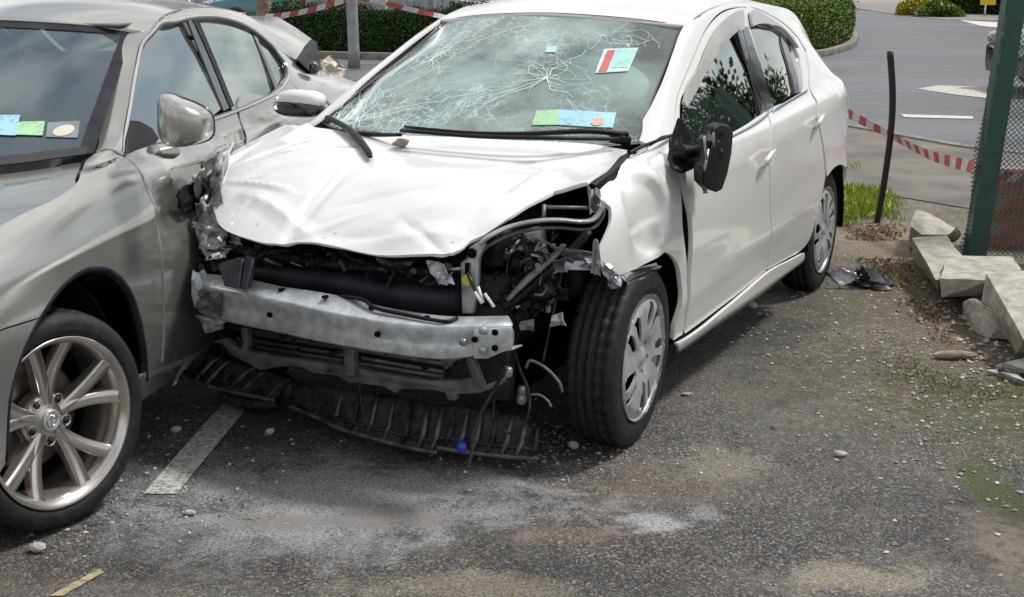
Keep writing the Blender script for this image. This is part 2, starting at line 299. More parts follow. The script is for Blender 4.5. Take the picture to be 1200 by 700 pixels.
def resample(P,step,closed=True):
    """smooth polyline: corners sharper than 38 degrees stay, the rest is rounded"""
    P=np.asarray(P,float); n=len(P); 
    d=np.linalg.norm(P-np.roll(P,-1,0),axis=1); keep=d>1e-5; P=P[keep] if closed else P; n=len(P); out=[]
    if closed:
        a=P-np.roll(P,1,0); b=np.roll(P,-1,0)-P
    else:
        a=np.r_[P[1:2]-P[0:1],P[1:]-P[:-1]]; b=np.r_[P[1:]-P[:-1],P[-1:]-P[-2:-1]]
    ca=(a*b).sum(1)/(np.linalg.norm(a,axis=1)*np.linalg.norm(b,axis=1)+1e-9); corner=ca<math.cos(R(38))
    T=(a/np.linalg.norm(a,axis=1,keepdims=True)+b/np.linalg.norm(b,axis=1,keepdims=True)); T/=np.linalg.norm(T,axis=1,keepdims=True)+1e-9
    for i in range(n if closed else n-1):
        j=(i+1)%n; L_=np.linalg.norm(P[j]-P[i]); k=max(1,int(round(L_/step))); t=np.arange(k)/k
        m0=(P[j]-P[i])/L_ if corner[i] else T[i]; m1=(P[j]-P[i])/L_ if corner[j] else T[j]
        t=t[:,None]; out.append((2*t**3-3*t**2+1)*P[i]+(t**3-2*t**2+t)*L_*m0+(-2*t**3+3*t**2)*P[j]+(t**3-t**2)*L_*m1)
    if not closed: out.append(P[-1:])
    return np.concatenate(out)
def inside(pts,loops):
    r=np.zeros(len(pts),bool)
    for Lp in loops:
        x,y=pts[:,0][:,None],pts[:,1][:,None]; a=Lp; b=np.roll(Lp,-1,0)
        c=((a[:,1]>y)!=(b[:,1]>y)); xi=a[:,0]+(y-a[:,1])*(b[:,0]-a[:,0])/(b[:,1]-a[:,1]+1e-15)
        r^=((c&(x<xi)).sum(1)%2==1)
    return r
def near(pts,loops):
    d=np.full(len(pts),1e9)
    for Lp in loops:
        for k in range(0,len(Lp)):
            a,b=Lp[k],Lp[(k+1)%len(Lp)]; ab=b-a; t=np.clip(((pts-a)@ab)/(ab@ab+1e-12),0,1)
            d=np.minimum(d,np.linalg.norm(pts-a-t[:,None]*ab,axis=1))
    return d
def tri2d(loops,step):
    allp=np.concatenate(loops); lo,hi=allp.min(0),allp.max(0); h=step*.866
    ys=np.arange(lo[1]+h/2,hi[1],h); g=[]
    for i,y in enumerate(ys):
        xs=np.arange(lo[0]+(step/2 if i%2 else step*.1),hi[0],step); g.append(np.c_[xs,np.full(len(xs),y)])
    g=np.concatenate(g) if g else np.zeros((0,2)); g=g[inside(g,loops)] if len(g) else g
    if len(g): g=g[near(g,loops)>step*.5]
    V=[]; E=[]
    for Lp in loops:
        n0=len(V); V+=Lp.tolist(); n=len(Lp); E+=[(n0+i,n0+(i+1)%n) for i in range(n)]
    nb=len(V); V+=g.tolist()
    r=delaunay_2d_cdt([Vector(v) for v in V],E,[],0,1e-6); P=np.array([tuple(v) for v in r[0]]); T=np.array([f for f in r[2]])
    T=T[inside(P[T].mean(1),loops)]
    back={}
    for i,o in enumerate(r[3]):
        for q in o: back[q]=i
    idx=[];n0=0
    for Lp in loops: idx.append([back.get(n0+i,0) for i in range(len(Lp))]); n0+=len(Lp)
    return P,T,idx
def panel(name,patch,outline,mat,parent,holes=(),step=.03,off=0,flange=.018,disp=None,mirror=False,bstep=None,fit=False,car=True,cs=None):
    s=np.array(patch.scale); bstep=bstep or step*.7
    loops=[resample(np.array(outline)*s,bstep)]+[resample(np.array(h)*s,bstep) for h in holes]
    P,T,idx=tri2d(loops,step); uv=P/s; ev0=patch.ev
    if fit:
        Z=ev0(uv); mu=Z.mean(0); q=lambda X:np.c_[np.ones(len(X)),X[:,0]-mu[0],X[:,2]-mu[2],(X[:,0]-mu[0])**2,(X[:,0]-mu[0])*(X[:,2]-mu[2]),(X[:,2]-mu[2])**2]
        co=np.linalg.lstsq(q(Z),Z[:,1],rcond=None)[0]; ql=q(Z); fx_=-.22*ql[:,5]-.04*ql[:,3]; cl_=np.linalg.lstsq(ql[:,:3],Z[:,1]-fx_,rcond=None)[0]; co=np.r_[cl_,-.04,0,-.22]
        def ev0(uv,e=patch.ev):
            X=e(uv); X[:,1]=q(X)@co; return X
    def nrm(f,uv):
        e=max(.002,step*.5); du=np.array([e,0])/s; dv=np.array([0,e])/s
        n=np.cross(f(uv+du)-f(uv-du),f(uv+dv)-f(uv-dv)); n/=np.linalg.norm(n,axis=1,keepdims=True)+1e-12
        sg=np.sign((n*patch.out).sum(1,keepdims=True)); sg[sg==0]=1; return n*sg
    def G(uv):
        X=ev0(uv)
        if disp is None and not off: return X
        n=nrm(ev0,uv); k=np.full(len(uv),float(off))
        if disp is not None: k=k+disp(X)
        return X+n*k[:,None]
    X=G(uv); N=nrm(G,uv)
    fn=np.cross(X[T[:,1]]-X[T[:,0]],X[T[:,2]]-X[T[:,0]]); fl=(fn*N[T[:,0]]).sum(1)<0; T[fl]=T[fl][:,::-1]
    V=[X]; NN=[N]; Fc=[tuple(t) for t in T]; n=len(X)
    if flange:
        for li,ix in enumerate(idx):
            ix=np.array(ix); m=len(ix); q=X[ix]; nq=N[ix]; tan=np.roll(q,-1,0)-np.roll(q,1,0); tan/=np.linalg.norm(tan,axis=1,keepdims=True)+1e-9
            sd=np.cross(tan,nq); c=X.mean(0)
            Lp=loops[li]; area=(Lp[:,0]*np.roll(Lp[:,1],-1)-np.roll(Lp[:,0],-1)*Lp[:,1]).sum()
            if li==0:
                if ((q-c)*sd).sum()<0: sd=-sd
            elif ((q-q.mean(0))*sd).sum()>0: sd=-sd
            V+=[q,q-nq*flange-sd*.004]; NN+=[sd*.8+nq*.6,sd]
            for k in range(m):
                a,b=n+k,n+(k+1)%m; f=(a,b,b+m,a+m)
                w=np.cross(q[(k+1)%m]-q[k],-nq[k]);  Fc.append(f if (w*sd[k]).sum()>0 else f[::-1])
            n+=2*m
    V=np.concatenate(V); NN=np.concatenate(NN)
    if mirror: V=V*[1,-1,1]; NN=NN*[1,-1,1]; Fc=[f[::-1] for f in Fc]
    return mesh(name,V,Fc,mat,parent,normals=NN,car=car)
def frames(P):
    P=np.asarray(P,float); T=np.gradient(P,axis=0); T/=np.linalg.norm(T,axis=1,keepdims=True)+1e-12
    n=np.cross(T[0],[0,0,1.]); 
    if np.linalg.norm(n)<.05: n=np.cross(T[0],[1.,0,0])
    n/=np.linalg.norm(n); A=[]
    for t in T:
        n=n-t*(n@t); n/=np.linalg.norm(n)+1e-12; A.append((n,np.cross(t,n)))
    return P,A
def tubegeo(P,r,seg=8,flat=1.0,cap=True):
    P,A=frames(P); r=np.broadcast_to(r,len(P)); V=[];Fc=[]
    for i,(p,(a,b)) in enumerate(zip(P,A)):
        for k in range(seg):
            t=2*math.pi*k/seg; V.append(p+a*math.cos(t)*r[i]+b*math.sin(t)*r[i]*flat)
    for i in range(len(P)-1):
        for k in range(seg):
            a=i*seg+k;b=i*seg+(k+1)%seg; Fc.append((a,b,b+seg,a+seg))
    if cap: Fc.append(tuple(range(seg))[::-1]); Fc.append(tuple((len(P)-1)*seg+k for k in range(seg)))
    return np.array(V),Fc
def curve(P,n=8):
    P=np.asarray(P,float)
    return _cr(P,np.linspace(0,len(P)-1,(len(P)-1)*n+1))
def tube(name,P,r,mat,parent=None,seg=8,n=6,flat=1.0,car=True):
    P=curve(P,n) if n>1 and len(P)>2 else np.asarray(P,float)
    if not np.isscalar(r): r=np.interp(np.linspace(0,1,len(P)),np.linspace(0,1,len(r)),r)
    V,Fc=tubegeo(P,r,seg,flat); return mesh(name,V,Fc,mat,parent,car=car)
def merge(parts):
    V=[];Fc=[];n=0
    for v,f in parts: V.append(np.asarray(v,float)); Fc+=[tuple(i+n for i in q) for q in f]; n+=len(v)
    return np.concatenate(V),Fc
def boxgeo(c,s,rot=None):
    c=np.array(c,float); s=np.array(s,float)/2
    V=np.array([(x,y,z) for x in (-1,1) for y in (-1,1) for z in (-1,1)])*s
    if rot is not None: V=V@np.array(rot).T
    return V+c,[(0,1,3,2),(4,6,7,5),(0,4,5,1),(2,3,7,6),(0,2,6,4),(1,5,7,3)]
def box(name,c,s,mat,parent=None,bev=.01,rot=None,car=True):
    V,Fc=boxgeo(c,s,rot); return mesh(name,V,Fc,mat,parent,smooth=True,bevel=bev,car=car)
def rotm(ax,a): return np.array(Matrix.Rotation(a,3,ax))
def prism(P,dv):
    P=np.asarray(P,float); n=len(P); dv=np.asarray(dv,float); V=np.r_[P,P+dv]
    c=np.zeros(3)
    for i in range(n): c+=np.cross(P[i]-P[0],P[(i+1)%n]-P[0])
    s=(c@dv)>0
    Fc=[tuple(range(n))[::-1] if s else tuple(range(n)),tuple(range(n,2*n)) if s else tuple(range(n,2*n))[::-1]]
    for i in range(n):
        j=(i+1)%n; q=(i,j,n+j,n+i); Fc.append(q if s else q[::-1])
    return V,Fc
def plate(name,P,dv,mat,parent=None,bev=.003,car=True):
    V,Fc=prism(P,dv); return mesh(name,V,Fc,mat,parent,smooth=True,bevel=bev,car=car)
def lathe(prof,n=48,axis='y',c=(0,0,0)):
    """prof: (axial, radius) pairs"""
    V=[];Fc=[];m=len(prof)
    for k in range(n):
        t=2*math.pi*k/n
        for a,r in prof: V.append((r*math.cos(t),a,r*math.sin(t)))
    for k in range(n):
        for i in range(m-1):
            a=k*m+i;b=((k+1)%n)*m+i; Fc.append((a,a+1,b+1,b))
    return np.array(V)+np.array(c),Fc
def grid_surf(rows):
    G=np.array(rows,float); n,m=G.shape[:2]
    return G.reshape(-1,3),[(i*m+j,i*m+j+1,(i+1)*m+j+1,(i+1)*m+j) for i in range(n-1) for j in range(m-1)]
def solid(o,t,off=0):
    s=o.modifiers.new('solid','SOLIDIFY'); s.thickness=t; s.offset=off; return o
def crumple(name,q,n,amp,mat,parent,seed=0,car=True,t=.003):
    """q: four corners; a torn, buckled sheet between them"""
    r=np.random.default_rng(seed); q=np.array(q,float); nrm=np.cross(q[1]-q[0],q[3]-q[0]); nrm/=np.linalg.norm(nrm)
    rows=[]
    for i in range(n+1):
        row=[]
        for j in range(n+1):
            a,b=i/n,j/n; p=(q[0]*(1-b)+q[1]*b)*(1-a)+(q[3]*(1-b)+q[2]*b)*a
            e=.5 if (i in(0,n) or j in(0,n)) else 1; L_=np.linalg.norm(q[1]-q[0])
            row.append(p+nrm*r.uniform(-amp,amp)+(q[1]-q[0])*r.uniform(-.3,.3)/n+(q[3]-q[0])*r.uniform(-.3,.3)/n)
        rows.append(row)
    V,Fc=grid_surf(rows); return solid(mesh(name,V,Fc,mat,parent,smooth=False,car=car),t)
def uvx(patch,xs,x,v): return (float(np.interp(x,xs,range(len(xs)))),v)
def gauss(X,c,r,a):
    d=((X-np.array(c))/np.array(r)); return a*np.exp(-(d**2).sum(1))
def vnoise(X,scale,seed=0):
    r=np.random.default_rng(seed); o=np.zeros(len(X))
    for k in range(7):
        d=r.normal(size=3); d/=np.linalg.norm(d); o+=np.sin(X@d*scale*r.uniform(.6,1.6)+r.uniform(0,6.3))/7
    return o
def fold(X,a,b,w,amp):
    a=np.array(a)[:2];b=np.array(b)[:2]; ab=b-a; L_=np.linalg.norm(ab); u=ab/L_; p=X[:,:2]-a; t=p@u; s=np.abs(p@np.array([-u[1],u[0]]))
    e=1/(1+np.exp(-np.clip((t+.02)/.03,-40,40)))/(1+np.exp(-np.clip((L_+.02-t)/.03,-40,40))); return amp*e*np.maximum(0,1-s/w)**1.4
def leaves(name,pts,size,mat,parent=None,seed=0,up=.3,car=False,aspect=.5):
    r=np.random.default_rng(seed); n=len(pts); d=r.normal(size=(n,3)); d[:,2]+=up; d/=np.linalg.norm(d,axis=1,keepdims=True)
    e=np.cross(d,r.normal(size=(n,3))); e/=np.linalg.norm(e,axis=1,keepdims=True); s=size*r.uniform(.6,1.3,(n,1))
    P=np.asarray(pts); V=np.stack([P-d*s*.5,P+e*s*aspect*.5,P+d*s*.5,P-e*s*aspect*.5],1).reshape(-1,3)
    return mesh(name,V,np.arange(4*n).reshape(n,4).tolist(),mat,parent,smooth=False,car=car)
# ================================================================== white crashed hatchback
def carroot(name,X0,Y0,psi,**k): return empty(name,(X0,Y0,0),math.atan2(-math.cos(psi),-math.sin(psi)),**k)
WC=carroot('crashed_hatchback',-0.33251843,4.61002393,0.45827511,label='white hatchback with its front bumper torn off, crumpled bonnet and cracked windscreen',cat='car')
AXs=AX
def ux(x): return float(np.interp(x,AX,range(len(AX))))
DENT=(0.061,0.8,0.778)
def side_dent(X):
    c0_=X-np.array(DENT); r0=np.sqrt((c0_[:,0]/.135)**2+(c0_[:,2]/.125)**2); d=-.030/(1+np.exp(np.clip((r0-1)/.055,-30,30)))*np.clip(1.1-.35*(c0_[:,2]/.125<-.3),0,2)+gauss(X,DENT,(.09,.3,.08),-.012)+gauss(X,(-0.022,0.8,0.681),(.09,.3,.07),-.02)+gauss(X,(0.172,0.8,0.86),(.05,.3,.09),.012)
    w=np.clip((.45-X[:,0])/.3,0,1); d+=w*.006*vnoise(X,14,3)
    c=X-np.array(DENT); rr=np.sqrt((c[:,0]/.85)**2+c[:,2]**2); d+=.003*np.exp(-((rr-.15)/.02)**2)
    d+=gauss(X,(1.32,.85,.82),(.07,.2,.03),-.007)+gauss(X,(2.18,.85,.88),(.07,.2,.03),-.007)
    d+=.006*np.exp(-((X[:,2]-.40-.05*X[:,0])/.05)**2)+.0015*vnoise(X*[.6,1,1.2],3.2,5)*(X[:,0]>.4)
    d+=.004*np.exp(-((X[:,2]-.80-.035*X[:,0])/.03)**2)*np.clip((X[:,0]-.5)/.4,0,1)
    return d
fender=panel('fender',A_side,[(9.9821,5.9506),(10.9624,5.5948),(12.5155,5.2351),(11.162,4.2034),(10.9174,3.7058),(10.7645,3.244),(10.6972,2.8835),(10.9804,2.5076),(11.2878,2.1935),(11.4852,1.7732),(11.7324,1.3524),(11.9766,0.9861),(11.0031,0.997),(10.8302,1.2888),(10.972,1.5606),(10.9989,1.8149),(10.5727,2.1844),(10.0446,2.3815),(9.4138,2.5212),(8.9215,2.5892),(8.3207,2.569),(7.4383,2.5691),(6.715,2.5686),(6.1232,2.4964),(5.383,2.8124),(4.699,3.2023),(4.864,3.3691),(5.2165,3.5288),(5.7387,3.802),(5.9621,4.0742),(5.894,4.3366),(5.8598,4.6171),(6.3844,4.7709),(8.0261,4.9761)],'white',WC,step=.02,disp=side_dent)
tag(fender,'dented front wing with a round dent and torn edge')
arch_r=[(30.4075,2.2825),(30.8274,2.3183),(31.9892,2.4257),(33.4803,2.3975),(35.6144,2.2057),(36,1.9)]
front_door=panel('front_door',A_side,[(12.8835,5.2045),(14.5893,5.7109),(16.0713,5.8274),(17.4385,5.8807),(19.0706,5.9542),(20.6072,6.0224),(22.3102,6.0859),(24.7097,6.1179),(26.227,6.1415),(25.2644,5.7868),(24.6327,5.4092),(24.054,4.9398),(22.9415,4.8724),(20.9695,3.4289),(21.2626,2.5755),(21.8322,1.7943),(21.9836,1.1826),(16.7424,1.0255),(12.2742,0.9566),(11.9319,1.4985),(11.8249,2.0527),(11.8269,2.4034),(11.6741,2.8817),(11.3617,3.3536),(11.1902,3.8584)],'white',WC,
 holes=[[(14.6933,5.6359),(15.7463,5.7066),(17.2319,5.7449),(19.041,5.8292),(20.904,5.9042),(22.5863,5.9501),(24.456,5.9982),(24.8263,5.993),(24.0183,5.7756),(23.3912,5.4352),(22.7139,4.9514),(18.1576,4.6959),(14.5478,4.2809),(12.0173,4.0946),(12.4821,4.5933)]],disp=side_dent)
rear_door=panel('rear_door',A_side,[(26.3669,6.1435),(27.9767,6.1328),(29.7654,6.0287),(31.9981,5.8805),(33.206,5.6987),(33.0495,5.4847),(31.7387,5.2526),(29.9965,4.9172),(28.4687,3.6315),(29.626,2.8709),(30.4876,2.3495),(29.8604,1.9566),(29.677,1.5957),(29.0988,1.2263),(27.675,1.0604),(25.7439,1.0924),(22.1032,1.1897),(21.9695,1.7841),(21.3906,2.5668),(21.0857,3.4188),(23.0375,4.8633),(24.1579,4.933),(24.7492,5.407),(25.3908,5.7858)],'white',WC,
 holes=[[(26.2713,5.9891),(28.8483,5.8876),(30.5761,5.7571),(31.5965,5.6326),(31.4381,5.4277),(30.5257,5.2282),(29.3657,5.0132),(24.2699,4.9634),(24.8659,5.4048),(25.5191,5.785)]],disp=side_dent)
# side frame: windscreen pillar, roof rail, rear quarter
x0=[(11.2597,7.0144),(12.4106,7.713),(14.2447,7.0319),(16.5984,7.2442),(18.3524,7.4041),(19.0227,7.3022)]
rl=[(ux(x),6.97) for x in (1.25,1.5,1.8,2.1,2.55,2.9,3.15,3.28)]
E_=len(AX)-1; rear=[(E_,6),(E_,5),(E_,4),(E_,3),(E_,2),(E_,1),(ux(3.1),.6)]
sf=x0+rl+rear+[(ux(2.95),.6),(ux(2.90),1.6)]+[(36,1.9),(35.6144,2.2057),(33.4803,2.3975),(31.9892,2.4257),(30.795,2.3481),(29.9324,2.8369),(28.7235,3.6088),(30.2144,4.8959),(32.0334,5.2438),(33.5793,5.4969),(33.5746,5.7206),(32.325,5.9073),(30.0333,6.0628),(28.1109,6.1837),(26.307,6.1722),(24.8164,6.1597),(22.2896,6.1245),(20.5836,6.055),(18.9853,5.9821),(17.3589,5.9098),(15.9984,5.8595),(14.5241,5.7482),(12.839,5.2838),(11.1532,5.8949)]
body_side=panel('side_frame',A_side,sf,'white',WC,disp=side_dent)
sill=panel('sill',A_side,[(12.3087,0.9274),(16.773,1.0004),(22.1487,1.1547),(25.7846,1.0639),(27.9006,1.0094)]+[(ux(2.10),.3),(ux(1.9),.12),(ux(.5),.12)]+[(11.038,0.9684)],'white',WC,off=.012,disp=lambda X:.012*np.exp(-((X[:,2]-.25)/.03)**2))
for nm,q in (('front_door_glass',[(14.5599,5.6307),(15.6745,5.7192),(17.1549,5.7559),(18.9579,5.839),(20.8132,5.9126),(22.5287,5.9667),(24.6384,6.0133),(25.0119,6.0072),(24.1356,5.7736),(23.5011,5.4327),(22.7611,4.9299),(18.0614,4.6494),(14.4874,4.2448),(11.9836,4.0721),(12.3528,4.5644)]),
             ('rear_door_glass',[(26.2005,6.0047),(28.9255,5.9017),(30.6649,5.7703),(29.0098,5.5179),(28.2082,5.0177),(24.2137,4.9482),(24.7492,5.407),(25.3908,5.7858)]),
             ('quarter_glass',[(30.8201,5.7472),(31.7711,5.6333),(31.5908,5.4254),(30.6585,5.2242),(29.4117,4.9919),(28.435,5.0049),(29.2839,5.5151)])):
    panel(nm,A_side,q,'glass',WC,off=-.010,flange=.002,step=.05,fit=True)
panel('window_divider',A_side,[(30.3286,5.7432),(30.9918,5.7493),(28.6079,5.0104),(28.0367,5.0121)],'gloss',WC,off=-.004)
panel('door_pillar_trim',A_side,[(23.4456,5.7874),(24.066,5.7837),(23.5011,5.4327),(22.8143,4.9451),(22.1588,4.9312)],'gloss',front_door,off=.003,flange=.006)
panel('door_pillar_trim',A_side,[(24.3515,5.788),(25.1383,5.7879),(24.7492,5.407),(24.1653,4.9702),(22.915,4.9386),(23.6117,5.4302)],'gloss',rear_door,off=.003,flange=.006)
panel('rain_deflector',A_side,[(14.7267,5.6465),(15.912,5.7521),(17.3315,5.7663),(19.1124,5.8448),(20.9848,5.9243),(22.6794,5.9725),(24.3953,6.0188),(25.2044,6.0255),(24.2328,5.7899),(23.2438,5.7746),(21.4004,5.7352),(19.1415,5.6791),(17.322,5.6318),(15.6422,5.5583),(14.7721,5.5253)],'visor',front_door,off=.016,flange=.014)
panel('rain_deflector',A_side,[(26.3387,6.0057),(29.0068,5.9195),(30.7533,5.7833),(31.7909,5.6574),(31.5075,5.5175),(30.9663,5.6996),(28.7043,5.8109),(26.6203,5.8119),(25.5191,5.785)],'visor',rear_door,off=.016,flange=.014)
# waist mouldings
for o_,q in ((front_door,[(23.0635,4.9105),(17.8491,4.5426),(14.3325,4.1496),(12.119,3.9998)]),(rear_door,[(29.448,4.9659),(26.2144,4.9471),(23.682,4.9078)])):
    q=resample(np.array(q)*A_side.scale,.03,False)/np.array(A_side.scale); P=A_side.ev(q)+[0,.006,0]; V,Fc=tubegeo(P,.007,8); mesh('waist_moulding',V,Fc,'chrome',o_,car=True)
# roof and windscreen
roof=panel('roof',A_roof,[(.05+.0,.0),(-.0,0)]+[(float(.62-.62*(1-abs(t)**2)),2+2*t) for t in np.linspace(-.95,.95,13)]+[(.62,4),(1.5,4),(3,4),(4,4),(5,4),(6,4),(6,2),(6,0),(4,0),(2,0),(.62,0)],'white',WC,step=.05,flange=.01) if False else None
ev=[(0,2+2*t) for t in np.linspace(-1,1,15)]
roof=panel('roof',A_roof,ev+[(1.5,3.97),(3,3.97),(4.5,3.97),(6,3.97),(6,2),(6,.03),(4.5,.03),(3,.03),(1.5,.03)],'white',WC,step=.04,flange=.012,disp=lambda X:.003*vnoise(X,5,9)*np.clip((.5-abs(X[:,1]))/.1,0,1))
def header(name,w_,r_,mat,par):
    t=np.linspace(.02,3.98,41); a=w_.ev([(3,v) for v in t]); b=r_.ev([(0.02,v) for v in t]); V,Fc=grid_surf([a-[.012,0,-.001],a*.5+b*.5+[0,0,.002],b]); return solid(mesh(name,V,Fc,mat,par,car=True),.003)
header('roof_header',A_ws,A_roof,'white',roof)
wsc=panel('windscreen',A_ws,[(0,0.02)]+[(0,i*.25) for i in range(1,16)]+[(0,3.98),(1,3.98),(2,3.98),(3,3.98)]+[(3,4-i*.25) for i in range(1,16)]+[(3,.02),(2,.02),(1,.02)],'ws_cracked',WC,step=.04,flange=.004,disp=lambda X:gauss(X,(.45,-.5,1.0),(.25,.3,.2),-.02)+.004*vnoise(X,16,4))
fr=[(u,.0) for u in np.linspace(0,3,13)]+[(3,v) for v in np.linspace(0,4,17)]+[(u,4) for u in np.linspace(3,0,13)]
P=A_ws.ev(fr); V,Fc=tubegeo(P,.009,6,.6); mesh('windscreen_seal',V,Fc,'gloss',wsc,car=True)
V,Fc=[],[]
for e,(u0,u1,v0,v1) in enumerate(((2.88,2.995,.02,3.98),(0,3,.02,.10),(0,3,3.88,3.98),(0,.17,.9,3.98))):
    n_=24; lo=[A_ws.ev([(u0+(u1-u0)*i/n_,v0) if e in(1,2) else (u0,v0+(v1-v0)*i/n_)])[0]-[0,0,.006] for i in range(n_+1)]; hi=[A_ws.ev([(u0+(u1-u0)*i/n_,v1) if e in(1,2) else (u1,v0+(v1-v0)*i/n_)])[0]-[0,0,.006] for i in range(n_+1)]
    g=grid_surf([lo,hi]); n0=len(V); V+=g[0].tolist(); Fc+=[tuple(i+n0 for i in f) for f in g[1]]
mesh('frit_band',V,Fc,'gloss',wsc,car=True)
# fracture lines: a web around the impact corner and long cracks running out of it
parts=[]; rr_=random.Random(5)
def crackline(uv,wd):
    P=A_ws.ev(uv)+[-.002,0,.003]; P=np.asarray(P); T=np.gradient(P,axis=0); s=np.cross(T,[-.5,0,.85]); s/=np.linalg.norm(s,axis=1,keepdims=True)+1e-9
    w=wd*np.linspace(1,.35,len(P))[:,None]; g=grid_surf([P-s*w,P+s*w]); parts.append(g)
def walk(u,v,a,n,wd,br=.12,jit=.35):
    p=[(u,v)]
    for k in range(n):
        a+=rr_.gauss(0,jit); u+=math.sin(a)*.075; v+=math.cos(a)*.075*1.1
        if not(0.05<u<2.93 and .08<v<3.92): break
        p.append((u,v))
        if rr_.random()<br and n>5 and wd>.0006: walk(u,v,a+rr_.choice((-1,1))*rr_.uniform(.5,1.1),n//2,wd*.7,br,jit)
    if len(p)>2: crackline(p,wd)
for c_,m_,ln in (((.25,.25),26,9),((.3,.8),24,10),((.6,.5),18,10),((.15,.45),26,16),((1.7,1.0),12,10),((1.35,2.6),15,13),((.35,1.5),8,8),((2.3,3.3),8,8)):
    a0=rr_.uniform(0,1)
    for k in range(m_): walk(c_[0],c_[1],a0+6.283*k/m_+rr_.uniform(-.15,.15),rr_.randint(ln//2,ln),rr_.uniform(.0005,.0011))
    for q in range(3):
        rad=.12*(q+1)*rr_.uniform(.8,1.2); pts=[(c_[0]+rad*math.sin(t)*rr_.uniform(.85,1.15),c_[1]+rad*1.2*math.cos(t)*rr_.uniform(.85,1.15)) for t in np.linspace(0,rr_.uniform(3,6.2),14)]
        pts=[p for p in pts if .03<p[0]<2.95 and .05<p[1]<3.95]
        if len(pts)>3: crackline(pts,.0007)
for a,b in (((.1,.5),(2.9,1.9)),((.2,.6),(1.4,2.7)),((1.35,2.6),(2.9,3.1)),((1.35,2.6),(.2,3.6)),((1.35,2.6),(.3,1.8)),((1.7,1.0),(2.9,1.4)),((1.2,.3),(2.85,.9)),((.2,.5),(1.7,.4))):
    n_=16; crackline([(a[0]+(b[0]-a[0])*i/n_+rr_.gauss(0,.035),a[1]+(b[1]-a[1])*i/n_+rr_.gauss(0,.045)) for i in range(n_+1)],.0013)
V,Fc=merge(parts); tag(mesh('fracture_lines',V,Fc,'crack',wsc,smooth=False,car=True),kind='stuff')
# permit discs and stickers behind the glass
wsd=lambda X:gauss(X,(.45,-.5,1.0),(.25,.3,.2),-.02)+.004*vnoise(X,16,4)
def wsquad(name,px,mat,par,dz=.006): return panel(name,A_ws,px,mat,par,off=dz*.7,flange=0,step=.03,disp=wsd)
MT['st_w']=simple('pale_sticker',(.55,.72,.72),.5); MT['st_g']=sticker('green_sticker',(.36,.62,.36),(.10,.30,.14)); MT['st_b']=sticker('blue_sticker',(.34,.60,.70),(.08,.24,.42)); MT['st_r']=simple('red_sticker_band',(.60,.12,.12),.5); MT['st_o']=simple('orange_disc',(.65,.38,.24),.5); MT['st_t']=sticker('teal_sticker',(.32,.62,.57),(.08,.30,.28))
perm=empty('permit_sticker'); perm.parent=WC; tag(perm,'sticker with a red band and teal panel high on the windscreen')
wsquad('paper',[(2.1074,3.0081),(2.25,3.4654),(1.6558,3.4896),(1.5278,3.0757)],'st_w',perm,.006); wsquad('red_band',[(2.0736,3.0647),(2.1146,3.1577),(1.5886,3.2102),(1.5531,3.1104)],'st_r',perm,.008); wsquad('teal_panel',[(2.1192,3.1803),(2.201,3.4532),(1.7346,3.4525),(1.676,3.2398)],'st_t',perm,.008)
perm=empty('tax_discs'); perm.parent=WC; tag(perm,'row of green and blue tax discs low on the windscreen')
wsquad('green_disc',[(0.6894,2.705),(0.7199,2.9119),(0.4246,2.9795),(0.4168,2.731)],'st_g',perm,.006); wsquad('blue_disc',[(0.7199,2.9119),(0.6887,3.5847),(0.3597,3.6093),(0.4246,2.9795)],'st_b',perm,.006)
a_=(0.55,0.441,0.999)
c_=np.array([(0.4742,3.4003)][0]); wsquad('orange_seal',[c_+np.array([.08*math.sin(t),.075*math.cos(t)]) for t in np.linspace(0,6.283,13)[:-1]],'st_o',perm,.010)
wsquad('small_sticker',[(2.0525,2.3641),(2.0706,2.4716),(1.9239,2.503),(1.9064,2.3979)],'st_w',WC,.006)
# bonnet
FL=[((-0.257,-0.183,0.89),(-0.467,-0.175,0.8),.026,-.010),((-0.094,-0.602,0.84),(-0.007,-0.551,0.9),.03,-.014),((-0.262,-0.571,0.76),(-0.337,-0.317,0.82),.028,.012),((0.062,0.076,0.94),(0.127,0.497,0.93),.03,.008),((-0.455,0.244,0.84),(-0.536,0.408,0.75),.03,-.009),((-0.504,-0.099,0.82),(-0.426,0.041,0.86),.03,.009),((-0.28,-0.144,0.89),(-0.512,-0.16,0.8),.05,-.018),((-0.375,-0.022,0.9),(-0.271,0.2,0.91),.04,-.012),((-0.271,0.2,0.91),(0.009,0.427,0.92),.035,-.010),((0.186,-0.63,0.93),(0.42,-0.595,0.94),.05,.018),((-0.106,-0.481,0.88),(-0.032,-0.279,0.92),.06,.016),
 ((-0.229,-0.502,0.82),(-0.188,-0.369,0.88),.05,-.014),((-0.514,0.127,0.8),(-0.463,0.441,0.8),.06,.010),((-0.354,-0.448,0.74),(-0.505,-0.101,0.76),.05,.012),((-0.445,0.475,0.8),(-0.377,0.555,0.84),.03,-.010),((-0.428,0.168,0.87),(-0.316,0.408,0.88),.09,.010),((-0.506,0.012,0.77),(-0.495,0.144,0.71),.04,-.010),((-0.065,0.523,0.9),(-0.393,0.448,0.86),.05,.008)]
def hoodd(X):
    d=.004*vnoise(X,9,11)+.003*vnoise(X,24,12)
    for a,b,w,m_ in FL: d+=fold(X,a,b,max(w*.85,.022),m_*.95)
    fr_=np.clip((-.40-X[:,0])/.12,0,1); d+=fr_*.007*vnoise(X*[1,1,.2],30,2)
    rt=np.clip((-X[:,1]-.45)/.25,0,1); d+=rt*.006*vnoise(X,14,6)
    return d
